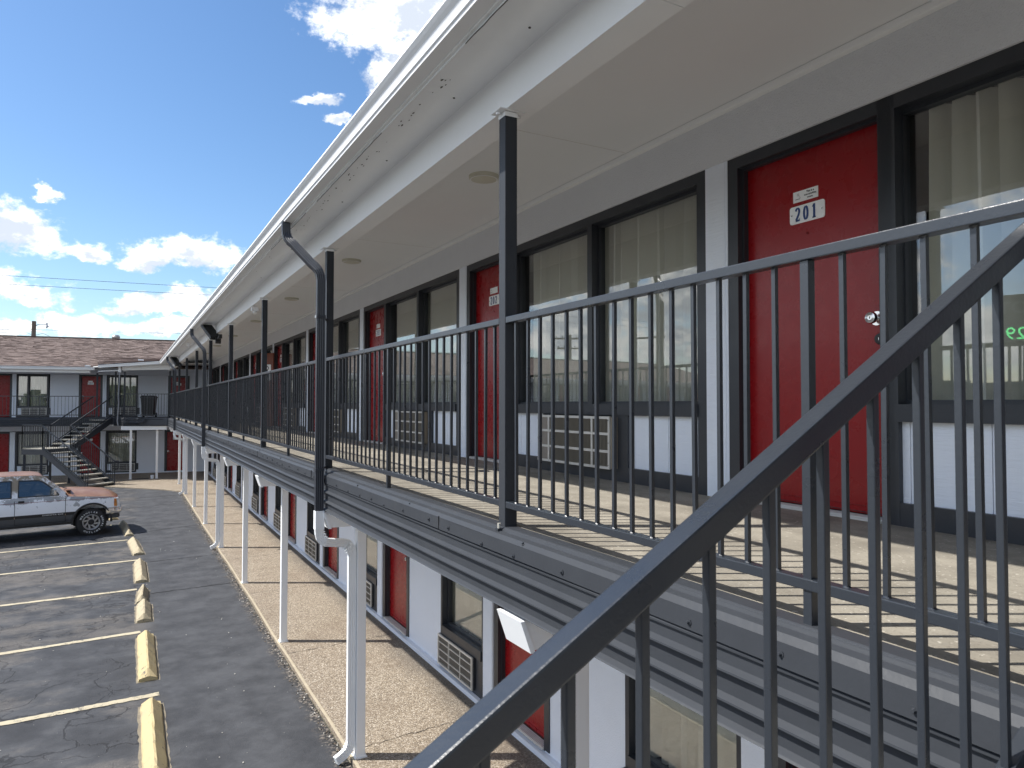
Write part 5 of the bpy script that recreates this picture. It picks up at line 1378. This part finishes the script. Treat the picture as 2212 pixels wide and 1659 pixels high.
# ------------------------------------------------------------------ pickup truck
def truck():
    T = thing('pickup_truck', 'old white pickup truck with peeling paint and rusty brown hood and roof', 'pickup truck', (-.682, 19.69, -.03), math.atan2(.168, .986))
    HW = .80; Wd = 2 * HW                                   # near flank at y=0 (towards camera = -y), body spans y 0.. +1.6
    # stations: s, bottom z, top z (at centre), shoulder z, half width
    st = [(.60, .50, .90, .80, .74), (.56, .40, .93, .86, .775), (.40, .37, 1.00, .90, .795), (.10, .36, 1.04, .925, .80), (-.30, .36, 1.07, .955, .80), (-.52, .36, 1.075, .975, .80),
          (-.60, .36, 1.0, .99, .80), (-1.5, .36, 1.0, .995, .80), (-2.6, .36, 1.0, .995, .80), (-2.66, .36, 1.0, .97, .80), (-4.3, .38, .98, .96, .80), (-4.34, .42, .94, .92, .79)]
    m = MB(); k = m.mi(TRUCKP); n = None
    for s_, zb, zt, zs, hw in st:
        ring = [(-hw + .03, zb), (-hw - .003, zb + .08), (-hw - .012, (zb + zs) / 2), (-hw, zs - .06), (-hw + .022, zs - .012), (-hw + .075, zs + .012), (-hw * .55, zt - .006), (0, zt),
                (hw * .55, zt - .006), (hw - .075, zs + .012), (hw - .022, zs - .012), (hw, zs - .06), (hw + .012, (zb + zs) / 2), (hw + .003, zb + .08), (hw - .03, zb)]
        n = len(ring); m.v += [(s_, y + HW, z) for y, z in ring]
    for j in range(len(st) - 1):
        for i in range(n): a = j * n + i; b = j * n + (i + 1) % n; m.f.append((a, b, b + n, a + n)); m.m.append(k)
    m.f.append(tuple(range(n))); m.m.append(k); m.f.append(tuple(range((len(st) - 1) * n, len(st) * n))[::-1]); m.m.append(k)
    body = obj('body', m.mesh('body'), T)
    cut = MB()
    for cx in (0, -2.85):
        for y0, y1 in ((-.2, .32), (Wd - .32, Wd + .2)): cut.cyl((cx + .01, y0, .34), (cx + .01, y1, .34), .385, BLACK, 40)
    co = obj('cutter', cut.mesh('cutter')); md = body.modifiers.new('b', 'BOOLEAN'); md.object = co; md.operation = 'DIFFERENCE'; md.solver = 'EXACT'
    dg = bpy.context.evaluated_depsgraph_get(); co.parent = T; bpy.context.view_layer.update(); dg = bpy.context.evaluated_depsgraph_get()
    me = bpy.data.meshes.new_from_object(body.evaluated_get(dg)); body.modifiers.clear(); body.data = me
    if BLACK.name not in [x.name for x in me.materials if x]: me.materials.append(BLACK)
    me.polygons.foreach_set('use_smooth', [True] * len(me.polygons)); me.set_sharp_from_angle(angle=R(32))
    bpy.data.objects.remove(co)
    # cab sides from flat outlines with window holes
    def plate2d(outline, holes, th, mt, name):
        cu = bpy.data.curves.new(name, 'CURVE'); cu.dimensions = '2D'; cu.fill_mode = 'BOTH'; cu.extrude = th / 2
        for pl_ in [outline] + holes:
            sp = cu.splines.new('POLY'); sp.points.add(len(pl_) - 1); sp.use_cyclic_u = True
            for i, (x, y) in enumerate(pl_): sp.points[i].co = (x, y, 0, 1)
        o = bpy.data.objects.new(name, cu); C.objects.link(o); dg = bpy.context.evaluated_depsgraph_get(); me = bpy.data.meshes.new_from_object(o.evaluated_get(dg))
        bpy.data.objects.remove(o); me.materials.clear(); me.materials.append(mt); return me
    outl = [(-.50, .97), (-.56, 1.04), (-.70, 1.20), (-.95, 1.43), (-1.02, 1.475), (-1.12, 1.497), (-2.5, 1.497), (-2.6, 1.46), (-2.66, .97)]
    dw = [(-1.445, 1.005), (-.665, 1.005), (-.69, 1.055), (-.80, 1.18), (-.97, 1.335), (-1.06, 1.372), (-1.43, 1.385)]
    qw = [(-2.5, 1.01), (-1.575, 1.0), (-1.575, 1.385), (-2.46, 1.385)]
    tilt = R(14)
    for side in (0, 1):
        me = plate2d(outl, [dw, qw], .022, TRUCKP, 'cab_side')
        # place: x=s, y=z ; tilt inwards above the belt line
        M = Matrix.Translation((0, .03 if side == 0 else Wd - .03, .97)) @ Matrix.Rotation((tilt if side == 0 else -tilt) * -1, 4, 'X') @ Matrix.Rotation(R(90), 4, 'X') @ Matrix.Translation((0, -.97, 0))
        me.transform(M); obj('cab_side', me, T)
        for nm, pl_ in (('door_window', dw), ('side_window', qw)):
            g2 = plate2d(pl_, [], .004, CARGLASS, nm); g2.transform(M); obj(nm, g2, T)
            q = MB(); pts = [(x, y, 0) for x, y in pl_] + [(pl_[0][0], pl_[0][1], 0)]
            for a, b in zip(pts[:-1], pts[1:]): q.bar(a, b, .022, .03, BLACK)
            g3 = q.mesh('window_seal'); g3.transform(M @ Matrix.Translation((0, 0, .004 if side == 0 else -.004))); obj('window_seal', g3, T)
    yi = .03 + math.sin(tilt) * .51; zr = .97 + math.cos(tilt) * .527
    # roof
    m = MB(); xs = [(-.985, -.035), (-1.06, -.008), (-1.3, .012), (-10.5, .012), (-2.5, 0), (-2.6, -.03)]; ysr = [(yi + .012, -.015), (yi + .06, .008), (yi + .25, .02), (HW, .026), (Wd - yi - .25, .02), (Wd - yi - .06, .008), (Wd - yi - .012, -.015)]
    k = m.mi(TRUCKP)
    for x, dz1 in xs:
        for y, dz2 in ysr: m.v.append((x, y, zr + dz1 + dz2 - .003))
    for i in range(len(xs) - 1):
        for j in range(6): a = i * 7 + j; m.f.append((a, a + 1, a + 8, a + 7)); m.m.append(k)
    obj('roof', m.mesh('roof', smooth=True), T)
    # windshield + rear window
    m = MB(); m.hexa([(-.545, .075, 1.035), (-.545, Wd - .075, 1.035), (-.55, Wd - .075, 1.03), (-.55, .075, 1.03), (-.985, yi + .02, zr - .04), (-.985, Wd - yi - .02, zr - .04), (-.99, Wd - yi - .02, zr - .045), (-.99, yi + .02, zr - .045)], CARGLASS); obj('windshield', m.mesh('windshield'), T)
    m = MB(); m.hexa([(-2.65, .08, 1.0), (-2.65, Wd - .08, 1.0), (-2.655, Wd - .08, 1.0), (-2.655, .08, 1.0), (-2.6, yi + .02, zr - .04), (-2.6, Wd - yi - .02, zr - .04), (-2.605, Wd - yi - .02, zr - .04), (-2.605, yi + .02, zr - .04)], CARGLASS); obj('rear_window', m.mesh('rear_window'), T)
    m = MB(); m.bar((-.53, .055, 1.03), (-.99, yi + .0, zr - .03), .03, .05, TRUCKP); m.bar((-.53, Wd - .055, 1.03), (-.99, Wd - yi, zr - .03), .03, .05, TRUCKP); m.bar((-.53, .06, 1.035), (-.53, Wd - .06, 1.035), .04, .02, BLACK); obj('pillar', m.mesh('pillar'), T)
    # interior
    SE = mat('grey seat', (.10, .11, .13), .9)
    m = MB(); m.box(-2.0, -1.55, .15, Wd - .15, .75, 1.0, SE); m.hexa([(-1.95, .15, .9), (-1.8, .15, .9), (-1.8, Wd - .15, .9), (-1.95, Wd - .15, .9), (-2.05, .2, 1.36), (-1.95, .2, 1.36), (-1.95, Wd - .2, 1.36), (-2.05, Wd - .2, 1.36)], SE); obj('seat', m.mesh('seat', bevel=.02), T)
    m = MB(); m.box(-.95, -.6, .1, Wd - .1, .86, 1.03, BLACK); obj('dashboard', m.mesh('dashboard', bevel=.02), T)
    m = MB(); pr = circ(.012, 8); m.tube([(.17 * math.cos(2 * math.pi * i / 24), .17 * math.sin(2 * math.pi * i / 24), 0) for i in range(25)], pr, BLACK, cap=False); m.bar((-.16, 0, 0), (.16, 0, 0), .03, .015, BLACK); m.cyl((0, 0, 0), (0, 0, -.25), .02, BLACK)
    obj('steering_wheel', m.mesh('steering_wheel'), T, (-1.12, 1.12, 1.06), (0, R(-62), 0))
    m = MB(); m.box(-4.2, -2.75, .12, Wd - .12, .62, .66, BLACK); obj('bed_floor', m.mesh('bed_floor'), T)
    # door seams, handle, letters
    for s_ in (-.535, -1.51): m = MB(); m.box(s_ - .005, s_ + .005, -.0155, -.006, .40, .93, BLACK); obj('door_seam', m.mesh('door_seam'), T)
    m = MB(); m.box(-1.51, -.535, -.0155, -.006, .392, .40, BLACK); obj('door_seam', m.mesh('door_seam'), T)
    for s_ in (-.535, -1.51): m = MB(); m.box(s_ - .007, s_ + .007, -.017, -.010, .53, .57, mat('hinge gap rust', (.3, .2, .15), .8)); obj('hinge', m.mesh('hinge'), T)
    m = MB(); m.box(-1.445, -1.33, -.018, .0, .885, .93, BLACK); m.box(-1.43, -1.36, -.026, -.018, .898, .916, BLACK); obj('door_handle', m.mesh('door_handle', bevel=.004), T)
    fm = font_mesh('DAKOTA 4X4', .046, mat('silver letters', (.6, .6, .6), .4), 'lettering', 'LEFT', .001, .0006); fm.transform(Matrix.Scale(1.45, 4, (1, 0, 0))); fm.transform(Matrix.Rotation(R(90), 4, 'X')); obj('lettering', fm, T, (-.985, -.0175, .553))
    # mirror
    m = MB(); m.box(-.03, .03, -.10, .10, -.07, .07, CHROME); obj('side_mirror', m.mesh('side_mirror', bevel=.022, smooth=True), T, (-.78, -.10, 1.10), (0, 0, R(14)))
    m = MB(); m.bar((-.78, -.03, 1.06), (-.70, .04, 1.02), .05, .04, mat('mirror bracket', (.25, .25, .24), .5)); obj('mirror_bracket', m.mesh('mirror_bracket'), T)
    # wiper and cowl clutter
    m = MB(); m.bar((-.52, .5, 1.075), (-.42, .1, 1.09), .015, .012, BLACK); m.bar((-.5, 1.2, 1.08), (-.44, .7, 1.095), .015, .012, BLACK); m.box(-.5, -.40, .2, .55, 1.065, 1.09, mat('leaf litter', (.14, .06, .035), .9)); obj('wiper', m.mesh('wiper'), T)
    # bumper, valance, grille, lamps
    m = MB(); m.tube([(.30, -.010, .56), (.42, -.020, .56), (.52, .0, .56), (.60, .06, .56), (.645, .20, .56), (.66, .8, .56), (.645, 1.4, .56), (.60, 1.54, .56), (.42, 1.62, .56)], rrect(.05, .155, .02, 2), CHROME); obj('front_bumper', m.mesh('front_bumper', smooth=True), T)
    m = MB(); m.tube([(.36, .0, .42), (.52, .02, .42), (.585, .10, .42), (.61, .8, .42), (.585, 1.5, .42), (.40, 1.6, .42)], rrect(.05, .10, .015, 2), mat('grey valance', (.06, .065, .07), .6)); obj('valance', m.mesh('valance'), T)
    m = MB(); m.box(.565, .60, .30, 1.30, .68, .86, BLACK); 
    for i in range(5): m.box(.60, .607, .30, 1.30, .70 + i * .035, .708 + i * .035, CHROME)
    obj('grille', m.mesh('grille'), T)
    AMB = mat('amber lens', (.55, .20, .03), .25)
    m = MB(); m.hexa([(.47, -.010, .655), (.535, .0, .655), (.535, .04, .655), (.47, .04, .655), (.47, -.008, .835), (.52, .004, .835), (.52, .04, .835), (.47, .04, .835)], AMB)
    m.box(.465, .53, -.013, -.009, .75, .756, BLACK); obj('marker_lamp', m.mesh('marker_lamp'), T)
    m = MB(); m.hexa([(.537, .002, .665), (.60, .05, .665), (.60, .28, .665), (.537, .28, .665), (.522, .006, .835), (.575, .05, .835), (.575, .28, .835), (.522, .28, .835)], mat('lamp glass', (.6, .62, .6), .12)); obj('headlight', m.mesh('headlight'), T); m2 = bpy.data.meshes['headlight'].copy(); m2.transform(Matrix.Translation((0, Wd, 0)) @ Matrix.Scale(-1, 4, (0, 1, 0))); obj('headlight', m2, T)
    # flares
    for cx in (0, -2.85):
        for side in (0, 1):
            y = -.012 if side == 0 else Wd + .012
            pts = [(cx + .01 + .405 * math.cos(R(a)), y, .34 + .415 * math.sin(R(a))) for a in range(-6, 187, 8)]
            m = MB(); m.tube(pts, rrect(.045, .055, .012, 2), BLACK, up=(0, 1, 0)); obj('wheel_flare', m.mesh('wheel_flare', smooth=True), T)
    # sill, underside
    m = MB(); m.box(-2.4, -.42, .02, .1, .325, .36, BLACK); m.box(-4.2, .4, .25, Wd - .25, .28, .37, BLACK); m.box(-.06, .06, .1, Wd - .1, .26, .33, BLACK); m.box(-2.9, -2.8, .1, Wd - .1, .26, .33, BLACK); obj('chassis', m.mesh('chassis'), T)
    m = MB(); m.tube([(-4.36, .02, .55), (-4.42, .15, .55), (-4.42, Wd - .15, .55), (-4.36, Wd - .02, .55)], rrect(.06, .14, .015, 2), CHROME); obj('rear_bumper', m.mesh('rear_bumper'), T)
    # wheels
    RIM = mat('rim alloy', (.45, .44, .43), .4, metal=.5, var=.15, vs=20)
    def tyre():
        m = MB(); m.lathe([(.185, -.10), (.20, -.112), (.26, -.118), (.295, -.112), (.312, -.098), (.318, -.07), (.318, .07), (.312, .098), (.26, .118), (.19, .11), (.185, .10)], RUBBER, 56)
        for i in range(40):
            t = 2 * math.pi * i / 40
            for yy in (-.085, -.02, .045):
                c = Vector((.320 * math.cos(t), yy, .320 * math.sin(t))); m.bar(c - Vector((0, .022, 0)), c + Vector((0, .022, 0)), .028, .010, RUBBER, up=tuple(c - Vector((0, yy, 0))))
        me = m.mesh('tyre', smooth=True); bm = bmesh.new(); bm.from_mesh(me); me.materials.append(PLATE); mi = len(me.materials) - 1
        for txt, a0, stp in (('WRANGLER', 155, -13), ('RADIAL', 30, -11), ('OUTLINE', 235, 13)):
            for i, ch in enumerate(txt):
                fm = font_mesh(ch, .052, PLATE, 'l', 'CENTER', .001, .0008); a = a0 + stp * i
                rot = R(a - 90) if stp < 0 else R(a + 90)
                M = Matrix.Translation((.24 * math.cos(R(a)), -.1185, .24 * math.sin(R(a)))) @ Matrix.Rotation(-rot, 4, 'Y') @ Matrix.Rotation(R(90), 4, 'X') @ Matrix.Translation((0, -.018, 0)); fm.transform(M)
                n0 = len(bm.faces); bm.from_mesh(fm); bm.faces.ensure_lookup_table()
                for f in bm.faces[n0:]: f.material_index = mi; f.smooth = False
        bm.to_mesh(me); bm.free(); return me
    def rim():
        m = MB(); m.lathe([(.186, -.104), (.178, -.108), (.166, -.10), (.160, -.07), (.15, -.05)], RIM, 40); m.lathe([(0, -.045), (.155, -.045)], BLACK, 30)
        m.lathe([(0, -.095), (.045, -.095), (.06, -.085), (.066, -.05)], BLACK, 20); m.lathe([(.066, -.082), (.08, -.078), (.085, -.05)], RIM, 24)
        for i in range(8):
            a = 2 * math.pi * i / 8
            for off in (.0, .30):
                p = Vector((.075 * math.cos(a + off), -.075, .075 * math.sin(a + off))); q = Vector((.165 * math.cos(a + off * .4 + .55), -.088, .165 * math.sin(a + off * .4 + .55))); m.bar(p, q, .017, .03, RIM, up=(0, 1, 0))
        return m.mesh('rim')
    TY, RM = tyre(), rim()
    for cx in (0, -2.85):
        for side in (0, 1):
            h = MB(); h.cyl((0, -.05, 0), (0, .05, 0), .06, BLACK, 12); w = obj('wheel', h.mesh('wheel'), T, (cx, .115 if side == 0 else Wd - .115, .315), (0, R(20 * cx), 0 if side == 0 else R(180)))
            obj('tyre', TY, w); obj('rim', RM, w)


truck()
